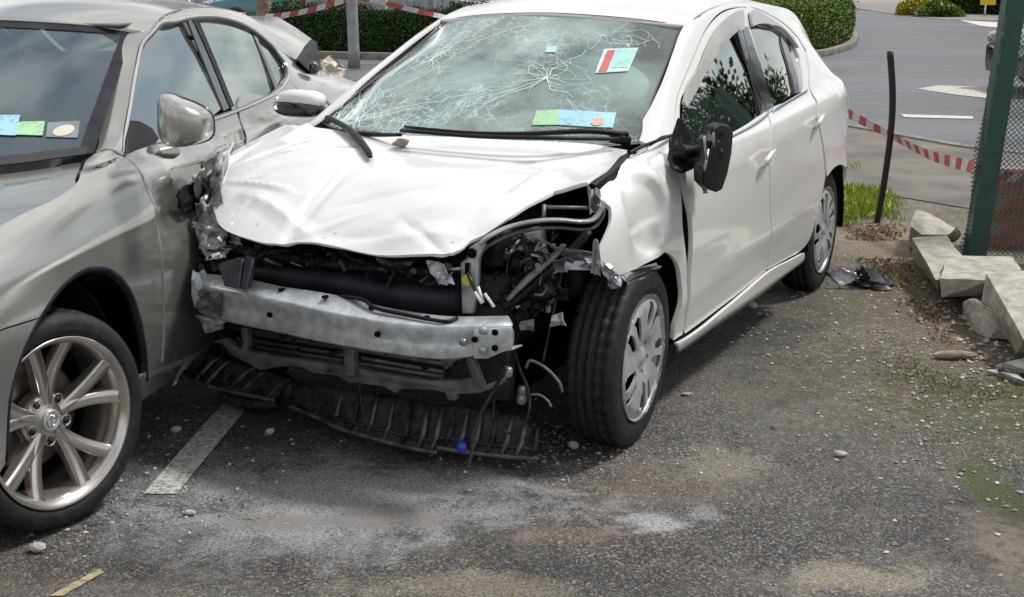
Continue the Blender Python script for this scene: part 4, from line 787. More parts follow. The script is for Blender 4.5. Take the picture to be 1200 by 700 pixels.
# crushed far corner with headlamp remains
for i,(q,mt) in enumerate((([(-0.3,-0.664,0.848),(-0.3,-0.581,0.898),(-0.4,-0.512,0.742),(-0.4,-0.57,0.72)],'clear'),([(-0.2,-0.704,0.892),(-0.2,-0.609,0.937),(-0.32,-0.569,0.828),(-0.32,-0.622,0.803)],'white_hood'),
   ([(-0.38,-0.641,0.769),(-0.38,-0.562,0.764),(-0.44,-0.473,0.636),(-0.44,-0.594,0.636)],'clear'),([(-0.42,-0.621,0.701),(-0.42,-0.478,0.69),(-0.46,-0.464,0.635),(-0.46,-0.564,0.625)],'clear'),
   ([(-0.44,-0.581,0.62),(-0.44,-0.458,0.638),(-0.48,-0.443,0.606),(-0.48,-0.529,0.592)],'galv'),([(-0.3,-0.688,0.816),(-0.3,-0.642,0.849),(-0.38,-0.577,0.748),(-0.38,-0.621,0.741)],'engine'),
   ([(-0.4,-0.494,0.674),(-0.4,-0.445,0.672),(-0.42,-0.424,0.643),(-0.42,-0.474,0.644)],'clear'),([(-0.46,-0.53,0.605),(-0.46,-0.473,0.611),(-0.48,-0.466,0.569),(-0.48,-0.509,0.559)],'engine'),([(-0.36,-0.635,0.779),(-0.36,-0.612,0.792),(-0.38,-0.596,0.744),(-0.38,-0.622,0.73)],'beam'))):
    o_=crumple('headlamp_shard' if mt=='clear' else 'crushed_corner_piece',q,5,.012,mt,WC,40+i); o_.data.polygons.foreach_set('use_smooth',[i%2==0]*len(o_.data.polygons))
# sagging undertray
fr_=[(-0.343,-0.311,0.07),(-0.376,-0.182,0.06),(-0.427,-0.046,0.055),(-0.441,0.062,0.05),(-0.459,0.17,0.05),(-0.469,0.272,0.05),(-0.469,0.34,0.05)]
f2_=[(-0.452,0.331,0.06),(-0.422,0.4,0.05),(-0.412,0.487,0.05),(-0.396,0.569,0.05),(-0.372,0.649,0.05)]
bk_=[(-0.361,-0.276,0.16),(-0.378,-0.177,0.17),(-0.389,-0.067,0.18),(-0.382,0.028,0.18),(-0.375,0.122,0.18),(-0.368,0.214,0.18),(-0.367,0.293,0.18)]
b2_=[(-0.367,0.293,0.18),(-0.351,0.363,0.18),(-0.345,0.452,0.18),(-0.315,0.528,0.16),(-0.299,0.587,0.13)]
f0_=[(-0.347,-0.775,0.12),(-0.381,-0.664,0.11),(-0.374,-0.569,0.1),(-0.359,-0.478,0.09),(-0.362,-0.36,0.09)]
b0_=[(-0.259,-0.745,0.2),(-0.302,-0.635,0.2),(-0.334,-0.51,0.2),(-0.354,-0.397,0.19),(-0.375,-0.29,0.18)]
def tray(name,fr,bk,nr,seed):
    A_=curve(fr,12); B_=curve(bk,12); n=len(A_); rows=[]
    K=9
    for k in range(K): 
        t=k/(K-1); rows.append(A_*(1-t)+B_*t+np.array([0,0,1])*(.012*vnoise(A_*[3,3,0]+t*2,6,seed)[:,None])*(t>0))
    V,Fc=grid_surf(rows); o=solid(mesh(name,V,Fc,'blackdust',WC,car=True),.004)
    L_=np.linalg.norm(A_[-1]-A_[0])
    for i in range(nr):
        s=(i+.5)/nr*(n-1); j=int(s); a=A_[j]*(1-(s-j))+A_[min(j+1,n-1)]*(s-j); b=B_[j]*(1-(s-j))+B_[min(j+1,n-1)]*(s-j)
        lean=np.array([0,.02,0]); tube('stiffening_rib',[a+[0,0,.012],a*.8+b*.2+[0,0,.026]+lean,a*.45+b*.55+[0,0,.026]+lean*1.5,b*.85+a*.15+[0,0,.014]+lean*2],[.006,.009,.007,.003],'lip_worn_highlight' if i%3 else 'blackdust',o,n=1,seg=6)
    V,Fc=tubegeo(A_+[0,0,.006],.008,6); mesh('front_lip',V,Fc,'lip_worn_highlight',o,car=True); V,Fc=tubegeo(A_*.86+B_*.14+[0,0,.02],.006,6); mesh('front_lip',V,Fc,'blackdust',o,car=True)
    return o
tag(tray('undertray',fr_,bk_,9,1),'ribbed black undertray dragging on the ground'); tray('undertray',f2_,b2_,7,2); tray('undertray',f0_,b0_,8,3)
tube('undertray_curl',[(-0.27,-0.44,0.13),(-0.283,-0.385,0.16),(-0.335,-0.312,0.16),(-0.344,-0.308,0.12),(-0.334,-0.352,0.08)],[.01,.02,.022,.02,.01],'blackdust',WC,flat=.4)
tube('undertray_roll',[(-0.304,-0.641,0.06),(-0.315,-0.514,0.05),(-0.307,-0.39,0.06)],[.02,.03,.02],'blackdust',WC)
V,Fc=ell((-0.469,0.429,0.09),(.014,.016,.018),12,8); mesh('plug',V,Fc,'blue',WC,car=True)
for P,r_,mt in (([(-0.56,0.626,0.403),(-0.56,0.592,0.332),(-0.58,0.562,0.267),(-0.6,0.541,0.202),(-0.62,0.545,0.142),(-0.64,0.544,0.108)],.006,'engine'),([(-0.5,0.618,0.465),(-0.46,0.622,0.375),(-0.46,0.651,0.312),(-0.48,0.667,0.253),(-0.5,0.654,0.203),(-0.52,0.618,0.182),(-0.53,0.6,0.195)],.005,'engine'),
   ([(-0.44,0.635,0.367),(-0.43,0.647,0.39),(-0.42,0.694,0.369),(-0.42,0.737,0.332),(-0.42,0.749,0.302)],.005,'greyplate'),([(-0.46,0.648,0.29),(-0.45,0.686,0.293),(-0.45,0.715,0.278),(-0.45,0.726,0.261)],.004,'greyplate'),
   ([(-0.3,0.692,0.668),(-0.32,0.68,0.564),(-0.36,0.674,0.464),(-0.4,0.673,0.38)],.004,'engine'),([(-0.55,0.108,0.279),(-0.55,0.113,0.218),(-0.58,0.146,0.162)],.003,'engine'),([(-0.505,0.469,0.659),(-0.505,0.495,0.609),(-0.505,0.506,0.584)],.004,'duct'),([(-0.5,0.578,0.353),(-0.5,0.561,0.284),(-0.5,0.553,0.2)],.004,'engine')):
    tube('hanging_wire',P,r_,mt,WC,seg=6)
for p in ((-0.46,0.634,0.302),(-0.46,0.631,0.274),(-0.54,0.624,0.381)): V,Fc=ell(p,(.012,.014,.016),8,6,None,4); mesh('connector',V,Fc,'galv',WC,car=True)
# radiator hoses and bits in the dark
for i in range(0):
    r_=random.Random(90+i); y=r_.uniform(-.35,.5); tube('hose',[(-.45,y,.66),(-.48,y+.1,r_.uniform(.56,.68)),(-.46,y+.22,r_.uniform(.56,.66)),(-.4,y+.3,.66)],r_.uniform(.010,.020),r_.choice(['duct','engine','black']),WC)
# ================================================================== silver saloon
SV=carroot('silver_saloon',-2.10411742,3.68621176,0.16490873,label='silver saloon with scraped front door, pressed against the wrecked white hatchback',cat='car')
def lx(x): return float(np.interp(x,LXs,range(len(LXs))))
D1=(1.067,0.88,0.786); D2=(0.828,0.88,0.791); D3=(1.416,0.87,0.974)
def ldent(X):
    d=gauss(X,D1,(.22,.4,.13),-.07)+gauss(X,(0.91,0.88,0.877),(.07,.3,.04),.012)+gauss(X,D2,(.10,.4,.08),-.018)+gauss(X,D3,(.06,.4,.05),-.02)
    w=np.exp(-((X[:,0]-D1[0])/.35)**2-((X[:,2]-D1[2])/.16)**2); d+=w*.012*vnoise(X,26,4)
    d+=.010*np.exp(-((X[:,2]-.775-.03*X[:,0])/.03)**2)*np.clip((X[:,0]+.3)/.3,0,1)+.0008*vnoise(X,4,2)
    return d
ARC=[(6.2104,1.0942),(6.2394,1.9675),(6.5881,2.2788),(7.0323,2.4766),(7.5877,2.6484),(8.2659,2.8023),(9.0999,2.9558),(9.9532,3.0284),(10.8161,3.0294),(11.5547,2.9559),(12.2847,2.8235),(13.0054,2.6004),(13.5836,2.3102),(14.105,1.8659),(14.4975,1.4202),(14.9129,0.7617)]
sz=np.array(L_side.scale)
lf=panel('front_wing',L_side,[(lx(-.9),5)]+[(8.4935,5.0005),(9.7819,5.0033),(11.2279,4.917),(13.0206,5.1053),(14.1832,5.8709),(15.4923,7.199),(16.1735,7.3484),(16.5235,7.0333),(16.5933,5.6364),(16.5648,5.3646),(16.3727,4.7162),(15.8233,3.9736),(15.8052,3.546),(15.7926,3.1908),(15.7509,2.8475),(15.6943,2.3326),(15.7299,1.6635),(15.8455,0.8748),(16.1169,0.0845)]+ARC[::-1][:13]+[(7.8379,2.73),(7.1719,2.7782),(6.1046,2.8515)]+[(lx(-.9),2.9)],'silver',SV,step=.03,disp=ldent)
bp=panel('front_bumper',L_side,[(lx(-.9),2.85)]+[(6.0932,2.8305),(7.1613,2.7579),(7.7877,2.7152)]+ARC[:5][::-1]+[(lx(-.36),.6),(lx(-.9),.6)],'silver',SV,step=.03)
P=L_side.ev(resample(np.array(ARC)*sz,.03,False)/sz); V,Fc=tubegeo(P+[0,-.012,0],.014,10); tag(mesh('shaded_wheel_arch_lip',V,Fc,'duct',SV,car=True),None)  # arch lip lies in shade; that shade is put into its dark colour
ldoor=panel('front_door',L_side,[(16.7091,5.4891),(18.8738,5.2394),(22.9257,5.1306),(26.6836,5.0931),(26.1784,4.8155),(24.6489,4.0508)]+[(lx(1.78),3),(lx(1.75),2),(lx(1.72),1.02)]+[(lx(1.1),1.02)]+[(16.3114,0.1904),(16.0781,0.8249),(15.9403,1.6373),(15.894,2.3115),(15.9394,2.8285),(15.9735,3.1721),(15.976,3.5269),(15.9794,3.9507),(16.4939,4.6802)],'silver',SV,step=.022,disp=ldent)
rdoor=panel('rear_door',L_side,[(26.9596,5.0913),(31.3838,5.1121),(33.1256,5.1674),(34.1599,5.2831)]+[(lx(2.62),4.2),(lx(2.60),3.6),(lx(2.5),3.0),(lx(2.42),2),(lx(2.40),1.02),(lx(1.76),1.02),(lx(1.79),2),(lx(1.80),3)]+[(24.8617,4.0184),(26.3795,4.791)],'silver',SV,step=.03,disp=ldent)
WIN=[(16.8748,5.695),(18.0491,6.6086),(19.3518,6.8887),(20.996,7.0158),(22.3389,7.0731),(23.6006,6.5698),(24.8633,6.1551),(26.2933,6.0813),(27.689,6.0665),(29.174,6.0492),(30.7252,6.0192),(32.0168,5.9966),(33.3724,5.9485),(34.6796,5.8257),(34.987,5.5972),(34.7,5.4389),(33.2276,5.2295),(31.2513,5.1283),(28.9921,5.1036),(26.6836,5.0931),(22.8881,5.122),(18.8329,5.2213)]
rl=[(lx(x),6.97) for x in (1.42,1.6,1.9,2.2,2.5,2.75,3.0,3.3)]
sfp=[(16.2766,7.8117),(17.6667,8),(20,8),(21.4904,7.9275),(23.0243,7.9191)]+rl+[(lx(3.4),6),(lx(3.75),5.5),(lx(3.8),4),(lx(3.78),2),(lx(3.72),.7),(lx(3.2),.8),(lx(3.16),1.8),(lx(3.0),2.5),(lx(2.8),2.75),(lx(2.6),2.5),(lx(2.46),2),(lx(2.53),3),(lx(2.62),3.7),(lx(2.66),4.3)]+[(34.3704,5.2819),(35.3335,5.4999),(36.2343,5.9262)][:0]+[(lx(2.70),5.0)]
sfp2=[(16.3346,7.4157),(17.8267,7.88),(19.9849,7.9835),(21.4904,7.9275),(23.0243,7.9191)]+rl+[(lx(3.3),6.9),(lx(3.4),6),(lx(3.75),5.6),(lx(3.8),4),(lx(3.78),2),(lx(3.72),.7),(lx(3.2),.8),(lx(3.16),1.8),(lx(3.0),2.5),(lx(2.8),2.75),(lx(2.62),2.5),(lx(2.50),2.1),(lx(2.55),3),(lx(2.64),3.7),(lx(2.665),4.3)]+[(34.1973,5.2686),(33.0069,5.1443),(31.3041,5.0968),(28.8946,5.0831),(26.6171,5.0779),(22.8315,5.1085),(18.7717,5.1943),(16.7091,5.4891),(16.7757,5.7397),(16.682,7.151)]
panel('side_frame',L_side,sfp2,'silver',SV,holes=[WIN],step=.03,disp=lambda X:.0008*vnoise(X,4,2))
P=L_side.ev(resample(np.array(WIN)*sz,.03)/sz); P=np.r_[P,P[:2]]; n_=len(P)
V,Fc=tubegeo(P+[0,.004,.002],.006,8); mesh('chrome_window_trim',V,Fc,'chrome',SV,car=True)
c0=P.mean(0); V,Fc=tubegeo(P+(c0-P)*.018+[0,-.002,0],.010,8); mesh('window_rubber',V,Fc,'gloss',SV,car=True)
panel('front_door_glass',L_side,[(16.9329,5.7468),(18.0737,6.5),(19.3644,6.8141),(21.0115,6.9665),(22.3066,7.0183),(23.5651,6.4112),(24.8894,6.1241),(26.4033,6.0572),(26.1721,5.5987),(25.8202,5.1976),(22.9257,5.1306),(18.8738,5.2394)],'glass_lx',SV,off=-.012,flange=0,step=.06,fit=True)
panel('rear_door_glass',L_side,[(27.3374,6.0377),(29.1182,6.03),(30.6621,5.9974),(31.9504,5.977),(32.9862,5.9092),(32.5687,5.5295),(31.988,5.1634),(29.0384,5.1122),(26.7273,5.1025),(26.5918,5.1858),(26.9703,5.5792)],'glass_lx',SV,off=-.012,flange=0,step=.06,fit=True)
panel('quarter_glass',L_side,[(33.1638,5.9096),(34.5913,5.7977),(34.9043,5.5761),(34.5828,5.4346),(33.1279,5.2316),(32.2341,5.1681),(32.7856,5.5328)],'glass_lx',SV,off=-.012,flange=0,step=.06,fit=True)
panel('pillar_trim',L_side,[(26.4499,6.073),(26.7914,6.0662),(26.5679,5.5884),(26.1552,5.1549),(25.5803,5.1498),(25.9458,5.5613)],'gloss',ldoor,off=.002,flange=.01); panel('pillar_trim',L_side,[(26.9527,6.0596),(27.4704,6.053),(27.133,5.5758),(26.7425,5.1605),(26.3088,5.1485),(26.7279,5.5846)],'duct',rdoor,off=.002,flange=.01)
panel('window_divider',L_side,[(32.9862,5.9092),(33.2922,5.9224),(32.8937,5.5343),(32.3868,5.176),(31.9323,5.1528),(32.5121,5.5193)],'gloss',rdoor,off=-.004,flange=.01)
bon=panel('bonnet',L_hood,[(0,.03),(0,2),(0,3.97),(1,3.97),(2,3.97),(3,3.97),(3.45,3.97)]+[(3.589,3.872),(3.9432,3.7255),(4.3453,3.5936),(4.8026,3.4866),(4.9837,3.4005)]+[(4.7,3.3),(4.75,2),(4.7,.7),(4.2,.1),(2,.03)],'silver',SV,step=.04)
panel('roof',L_roof,[(0,2+2*t) for t in np.linspace(-1,1,15)]+[(2,3.97),(4,3.97),(5,3.97),(5.9,3.9),(5.4,2),(5.9,.1),(4,.03),(2,.03)],'silver',SV,step=.045,flange=.012)
header('roof_header',L_ws,L_roof,'silver',SV)
lws=panel('windscreen',L_ws,[(0,0.02)]+[(0,i*.25) for i in range(1,16)]+[(0,3.98),(1,3.98),(2,3.98),(3,3.98)]+[(3,4-i*.25) for i in range(1,16)]+[(3,.02),(2,.02),(1,.02)],'ws',SV,step=.05,flange=.004)
for e,(u0,u1,v0,v1) in enumerate(((2.80,2.995,.02,3.98),(0,3,3.84,4.0),(0,.16,.02,3.98))):
    n_=24; lo=[A for A in L_ws.ev([(u0+(u1-u0)*i/n_,v0) if e==1 else (u0,v0+(v1-v0)*i/n_) for i in range(n_+1)])+[0,0,.004]]; hi=[A for A in L_ws.ev([(u0+(u1-u0)*i/n_,v1) if e==1 else (u1,v0+(v1-v0)*i/n_) for i in range(n_+1)])+[0,0,.004]]
    V,Fc=grid_surf([lo,hi]); mesh('frit_band',V,Fc,'duct' if e!=2 else 'gloss',lws,car=True)
sc_=[[p,(p[0]-.02,p[1],p[2]-.035),(p[0]-.12,p[1],p[2]-.05)] for p in [tuple(x) for x in L_ws.ev([(0.0,v) for v in np.linspace(.3,3.7,25)])]]
V,Fc=grid_surf(sc_); solid(mesh('scuttle',V,Fc,'black',SV,car=True),.006)
def lq(name,px,mat,par,d=.006): P=[L_ws.ev([p])[0]+[0,0,d] for p in px]; return mesh(name,P,[tuple(range(len(P)))],mat,par,smooth=False,car=True)
pd=empty('tax_discs'); pd.parent=SV; tag(pd,'blue, green and round cream discs low on the windscreen')
lq('blue_disc',[(0.8899,2.8768),(0.8785,3.0935),(0.5011,3.1457),(0.5346,2.9724)],'st_b',pd); lq('green_disc',[(0.7509,3.1118),(0.7398,3.3706),(0.4611,3.4117),(0.5167,3.1416)],'st_g',pd)
MT['st_c']=simple('cream_disc',(.62,.56,.42),.5,col2=(.5,.5,.46),scale=50); c_=np.array([(0.5238,3.6102)][0]); lq('round_disc',[c_+np.array([.11*math.sin(t),.11*math.cos(t)]) for t in np.linspace(0,6.283,17)[:-1]],'st_c',pd)
MT['st_h']=simple('clear_disc_holder',(.22,.27,.28),.2); lq('disc_holder',[(0.7201,3.4012),(0.7073,3.7405),(0.3559,3.7812),(0.4381,3.4503)],'st_h',pd,.004)
# mirror
mm=empty('door_mirror'); mm.parent=SV
mh=empty('mirror_housing'); mh.parent=mm
def hull(name,pts,mat,par,bev=.012):
    import bmesh
    bm=bmesh.new()
    for p in pts: bm.verts.new((-p[0],p[1],p[2]))
    r=bmesh.ops.convex_hull(bm,input=bm.verts[:]); dead=[v for v in bm.verts if not v.link_faces]; bmesh.ops.delete(bm,geom=dead,context='VERTS'); bmesh.ops.dissolve_limit(bm,angle_limit=R(9),verts=bm.verts[:],edges=bm.edges[:])
    bmesh.ops.recalc_face_normals(bm,faces=bm.faces[:]); me=bpy.data.meshes.new(name); bm.to_mesh(me); bm.free(); me.materials.append(MT[mat]); 
    o=bpy.data.objects.new(name,me); link(o,par); b=o.modifiers.new('bevel','BEVEL'); b.width=bev; b.segments=3; b.limit_method='ANGLE'; b.angle_limit=R(14); s_=o.modifiers.new('sub','SUBSURF'); s_.levels=2; s_.render_levels=2; me.polygons.foreach_set('use_smooth',[True]*len(me.polygons)); return o
def mshape(V):
    V=V.copy(); y=V[:,1]/.088; V[:,2]*=1-.26*np.clip(y,-.6,1)-.06*y*y; V[:,2]-=.010*y; V[:,0]+=.055*np.clip(-y,0,1)**1.0+.02*y*y; return V
V,Fc=ell(np.array((0.557,1.02,1.094))+[.02,0,-.006],(.066,.092,.072),40,28,mshape,3.6); mesh('mirror_shell',V,Fc,'silver',mh,car=True)
P=np.array((0.557,1.02,1.094))+[.058,0,-.006]+1.04*mshape(np.array([(0,.0885*math.copysign(abs(math.cos(t))**.55,math.cos(t)),.0685*math.copysign(abs(math.sin(t))**.55,math.sin(t))) for t in np.linspace(0,2*math.pi,49)]))*[0.3,1,1]
V,Fc=tubegeo(P,.003,6); mesh('shell_seam',V,Fc,'gloss',mh,car=True)
hull('mirror_stalk',[(0.656,0.9,0.976),(0.685,0.9,0.999),(0.752,0.95,0.997),(0.788,0.93,0.96),(0.802,0.9,0.943),(0.749,0.88,0.95)]+[(p[0]+.05,p[1]-.06,p[2]) for p in ((0.656,0.9,0.976),(0.685,0.9,0.999),(0.752,0.95,0.997),(0.788,0.93,0.96))],'silver',mm,.012)
plate('mirror_sail',[(0.647,0.8,0.977),(0.702,0.78,1.018),(0.789,0.76,1.067),(0.83,0.77,1.06),(0.873,0.79,1.034),(0.876,0.81,0.998),(0.826,0.82,0.99)],(0,.008,0),'black',ldoor,.003)
# wheel: steered, ten paired spokes
WROT=rotm('Z',R(22))       # left-handed car axes are mirrored on linking
def lw_(name,V,Fc,mt,par,rot,c): return mesh(name,np.array(V)@rot.T+c,Fc,mt,par,car=True)
def saloon_wheel(c,rot,full=True,side=1):
    w=empty('wheel'); w.parent=SV; c=np.array(c,float)
    if side<0: rot=rot@np.diag([1,-1,1.])
    tyre('tyre',c,.313,.238,.225,w,rot=rot)
    V,Fc=lathe([(-.10,.236),(-.04,.215),(.04,.213),(.085,.222),(.100,.236),(.106,.243),(.110,.2445),(.108,.238),(.102,.232)],72); rim=lw_('rim',V,Fc,['alloy'],w,rot,c)
    V,Fc=lathe([(-.02,.02),(-.02,.150),(-.03,.16),(-.045,.155)],48); lw_('brake_or_backing_disc',V,Fc,'alloy_dark',w,rot,c)
    V,Fc=lathe([(-.06,.0),(-.06,.235)],40); lw_('wheel_back',V,Fc,'dark',w,rot,c)
    if not full: return w
    def sp(a,b):
        rs=np.linspace(0,1,9); sect=[]
        for t in rs:
            r=.045+(.236-.045)*t; an=a+b*(.08+.92*t**.9)*1.0; wd=.017+.006*t; yt=.052+.040*t**1.6; dp=.042-.012*t
            er=np.array([math.cos(an),0,math.sin(an)]); et=np.array([-math.sin(an),0,math.cos(an)]); yy=np.array([0,1.,0])
            p=er*r; k=1 if b>0 else -1
            sect.append([p+et*wd+yy*(yt-dp),p+et*wd+yy*(yt-.010),p+et*wd*.72+yy*yt,p+et*(.1*k)*wd+yy*(yt-.004),p-et*wd*.72+yy*yt,p-et*wd+yy*(yt-.010),p-et*wd+yy*(yt-dp)])
        V,Fc=grid_surf(sect); return V,[f[::-1] for f in Fc]
    for k in range(5):
        a=R(90)+2*math.pi*k/5+R(0)
        for b in (R(15.5),-R(15.5)):
            V,Fc=sp(a,b); lw_('spoke',V,Fc,'alloy',w,rot,c)
        al=a+2*math.pi/10; p=np.array([.062*math.cos(al),.047,.062*math.sin(al)])
        V,Fc=lathe([(0,.016),(.003,.0175),(.004,.015),(-.012,.013)],20); lw_('lug_pocket',V+p-[0,.0,0],Fc,'alloy',w,rot,c)
        V,Fc=lathe([(-.012,.012),(.002,.0115),(.007,.009),(.008,.0001)],6); lw_('lug_nut',V+p,Fc,'engine',w,rot,c)
    V,Fc=lathe([(.00,.080),(.038,.080),(.048,.066),(.050,.034),(.052,.0305)],48); lw_('hub',V,Fc,'alloy',w,rot,c)
    V,Fc=lathe([(.052,.0305),(.062,.0295),(.064,.026),(.0625,.024),(.0625,.0001)],40); cap=lw_('centre_cap',V,Fc,'cover',w,rot,c)
    em=[np.array([.018*math.cos(t),.0645,.015*math.sin(t)]) for t in np.linspace(0,2*math.pi,33)]; V,Fc=tubegeo(em,.0022,6); lw_('emblem_ring',V,Fc,'chrome',cap,rot,c)
    em=[np.array([.0045,.0655,.014]),np.array([-.001,.0655,.004]),np.array([-.006,.0655,-.005]),np.array([.0,.0655,-.007]),np.array([.013,.0655,-.007])]; V,Fc=tubegeo(em,.002,6); lw_('emblem_letter',V,Fc,'chrome',cap,rot,c)
    V,Fc=lathe([(.09,.225),(.09,.2235)],6); p=np.array([.20*math.cos(R(160)),.06,.20*math.sin(R(160))]); V,Fc=ell(p,(.006,.02,.006),8,6); lw_('valve',V,Fc,'black',w,rot,c)
    return w
lwheel=saloon_wheel((0.064,.768,.313),WROT)
saloon_wheel((2.8,.775,.318),np.eye(3),False); saloon_wheel((0,-.775,.318),WROT,False,-1); saloon_wheel((2.8,-.775,.318),np.eye(3),False,-1)
def lliner(xc,rad,y0,y1):
    rows=[[(xc+rad*math.cos(t),y,.32+rad*math.sin(t)*1.05) for t in np.linspace(-.5,math.pi+.5,24)] for y in (y0,y1)]; V,Fc=grid_surf(rows); solid(mesh('wheel_liner',V,Fc,'dark',SV,car=True),.004)
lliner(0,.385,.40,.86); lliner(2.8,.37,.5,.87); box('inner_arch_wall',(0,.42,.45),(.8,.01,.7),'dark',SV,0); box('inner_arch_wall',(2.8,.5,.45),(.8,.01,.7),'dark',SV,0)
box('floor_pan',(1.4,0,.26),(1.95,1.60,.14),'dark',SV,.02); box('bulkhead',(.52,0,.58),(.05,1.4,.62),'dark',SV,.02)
sl_=panel('sill',L_side,[(lx(.42),.98),(lx(1.4),.98),(lx(2.40),.98),(lx(2.40),.1),(lx(.44),.1)],'silver',SV,step=.05)
# cabin
MT['dash2']=simple('saloon_dashboard',(.045,.048,.05),.6)
rows=[[(x,y,z) for y in np.linspace(-.68,.68,9)] for x,z in ((.62,.90),(.85,.93),(1.05,.91),(1.15,.86),(1.17,.7),(1.1,.5))]
V,Fc=grid_surf(rows); solid(mesh('dashboard',V,Fc,'dash2',SV,car=True),.01)
for y in (.38,-.38): seat(SV,1.50,y,'tan')
box('rear_seat',(2.65,0,.62),(.16,1.3,.70),'tan',SV,.05); box('headliner',(2.0,0,1.34),(1.3,.95,.01),'tan',SV,0)
V,Fc=tubegeo([np.array((1.22,.38,.90))+[.05*math.sin(t),.19*math.cos(t),.17*math.sin(t)] for t in np.linspace(0,2*math.pi,33)],.014,8); mesh('steering_wheel',V,Fc,'black',SV,car=True)
blob('red_coat',np.array((2.059,0.655,1.033)),(.085,.04,.07),'red',SV,4,.2); box('door_inner_sill',(1.906,0.66,0.989),(.12,.03,.03),'black',SV,.01)
# buckled boot lid and broken rear corner
bl=plate('boot_lid',[(3.088,0.3,1.316),(3.427,0.35,1.299),(3.405,0.45,1.248),(3.367,0.55,1.192),(3.125,0.6,1.155),(2.796,0.66,1.124),(2.712,0.64,1.149),(2.613,0.6,1.215)],(.015,-.02,-.02),'silver',SV,.006); tag(bl,'boot lid forced up behind the rear window')
bt=hull('boot_seal_wreck',[(3.336,0.56,1.193),(3.355,0.58,1.176),(3.25,0.62,1.115),(3.158,0.66,1.064),(3.023,0.68,1.041),(2.832,0.7,1.072),(2.736,0.68,1.129)]+[tuple(np.array(p)+[.10,-.06,0]) for p in ((3.336,0.56,1.193),(3.25,0.62,1.115),(3.023,0.68,1.041),(2.736,0.68,1.129))],'black',SV,.006)
V,Fc=ell((2.848,0.72,1.087),(.03,.02,.03),14,10); mesh('tail_lamp_socket',V,Fc,'gloss',SV,car=True)
for i,q in enumerate(([(3.244,0.62,1.057),(3.515,0.6,1.099),(3.738,0.6,0.995),(3.498,0.62,0.979)],[(3.649,0.55,1.09),(3.74,0.55,1.075),(3.921,0.55,0.963),(3.792,0.55,0.963)],[(2.986,0.64,1.011),(3.566,0.6,0.999),(3.5,0.6,0.935),(2.894,0.66,0.971)],[(2.628,0.7,1.026),(3.023,0.68,1.033),(3.248,0.66,0.974),(2.793,0.7,0.941)])):
    tag(crumple('broken_bumper_piece',q,5,.03,'cream' if i<3 else 'silver',SV,70+i),'torn pale rear bumper piece' if i==0 else None)
# scraped metal folds, plus dark sheets painting in the dent's shaded hollow
for i,q in enumerate(([(0.989,0.9,0.909),(1.225,0.9,0.943),(1.32,0.88,0.887),(1.091,0.88,0.85)],[(1.254,0.89,0.963),(1.468,0.88,0.975),(1.55,0.86,0.911),(1.381,0.87,0.901)],[(0.83,0.885,0.841),(1.067,0.87,0.833),(1.141,0.84,0.718),(0.918,0.86,0.746)],[(0.94,0.9,0.87),(1.045,0.9,0.884),(1.122,0.87,0.783),(1.029,0.87,0.768)],[(1.075,0.87,0.773),(1.152,0.87,0.772),(1.228,0.84,0.654),(1.107,0.84,0.688)])):
    o_=crumple('scraped_fold_and_shade',q,7,.007,['silver','silver','duct','silver','engine'][i],ldoor,80+i,t=.002); o_.data.polygons.foreach_set('use_smooth',[True]*len(o_.data.polygons))
# far side and ends
farl=[(lx(-.4),.9),(lx(-.3),2.2),(lx(0),2.8),(lx(.3),2.2),(lx(.4),.6),(lx(2.4),.6),(lx(2.5),2.2),(lx(2.8),2.75),(lx(3.1),2.2),(lx(3.2),.7),(len(LXs)-1,.7),(len(LXs)-1,3),(len(LXs)-1,5.5),(lx(3.3),6.5)]+rl[::-1]+[(23.0243,7.9191),(20,8),(16.2766,7.8117)]+[(lx(.3),5),(lx(-.3),5),(0,5),(0,3),(0,1)]
panel('far_side',L_side,farl,'silver',SV,holes=[WIN],mirror=True,step=.06); panel('far_side_glass',L_side,WIN,'glass_lx',SV,mirror=True,step=.08,off=-.012,flange=0)
rows=[[(-.9-.12*(1-t*t),t*y,z) for (x,y,z) in L_side.g[0][:6]] for t in np.linspace(-1,1,13)]; V,Fc=grid_surf(rows); solid(mesh('bumper_front',V,Fc,'silver',SV,car=True),.01)
rows=[[(3.8+.10*(1-t*t),t*y,z) for (x,y,z) in L_side.g[-1][:6]] for t in np.linspace(-1,1,13)]; V,Fc=grid_surf(rows); solid(mesh('rear_bumper',V,Fc,'silver',SV,car=True),.01)
rows=[[(x,t*y,z) for t in np.linspace(-1,1,9)] for x,y,z in ((2.95,.58,1.14),(3.15,.60,1.06),(3.4,.56,1.02),(3.8,.52,.99))]; V,Fc=grid_surf(rows); solid(mesh('rear_deck',V,Fc,'silver',SV,car=True),.01)
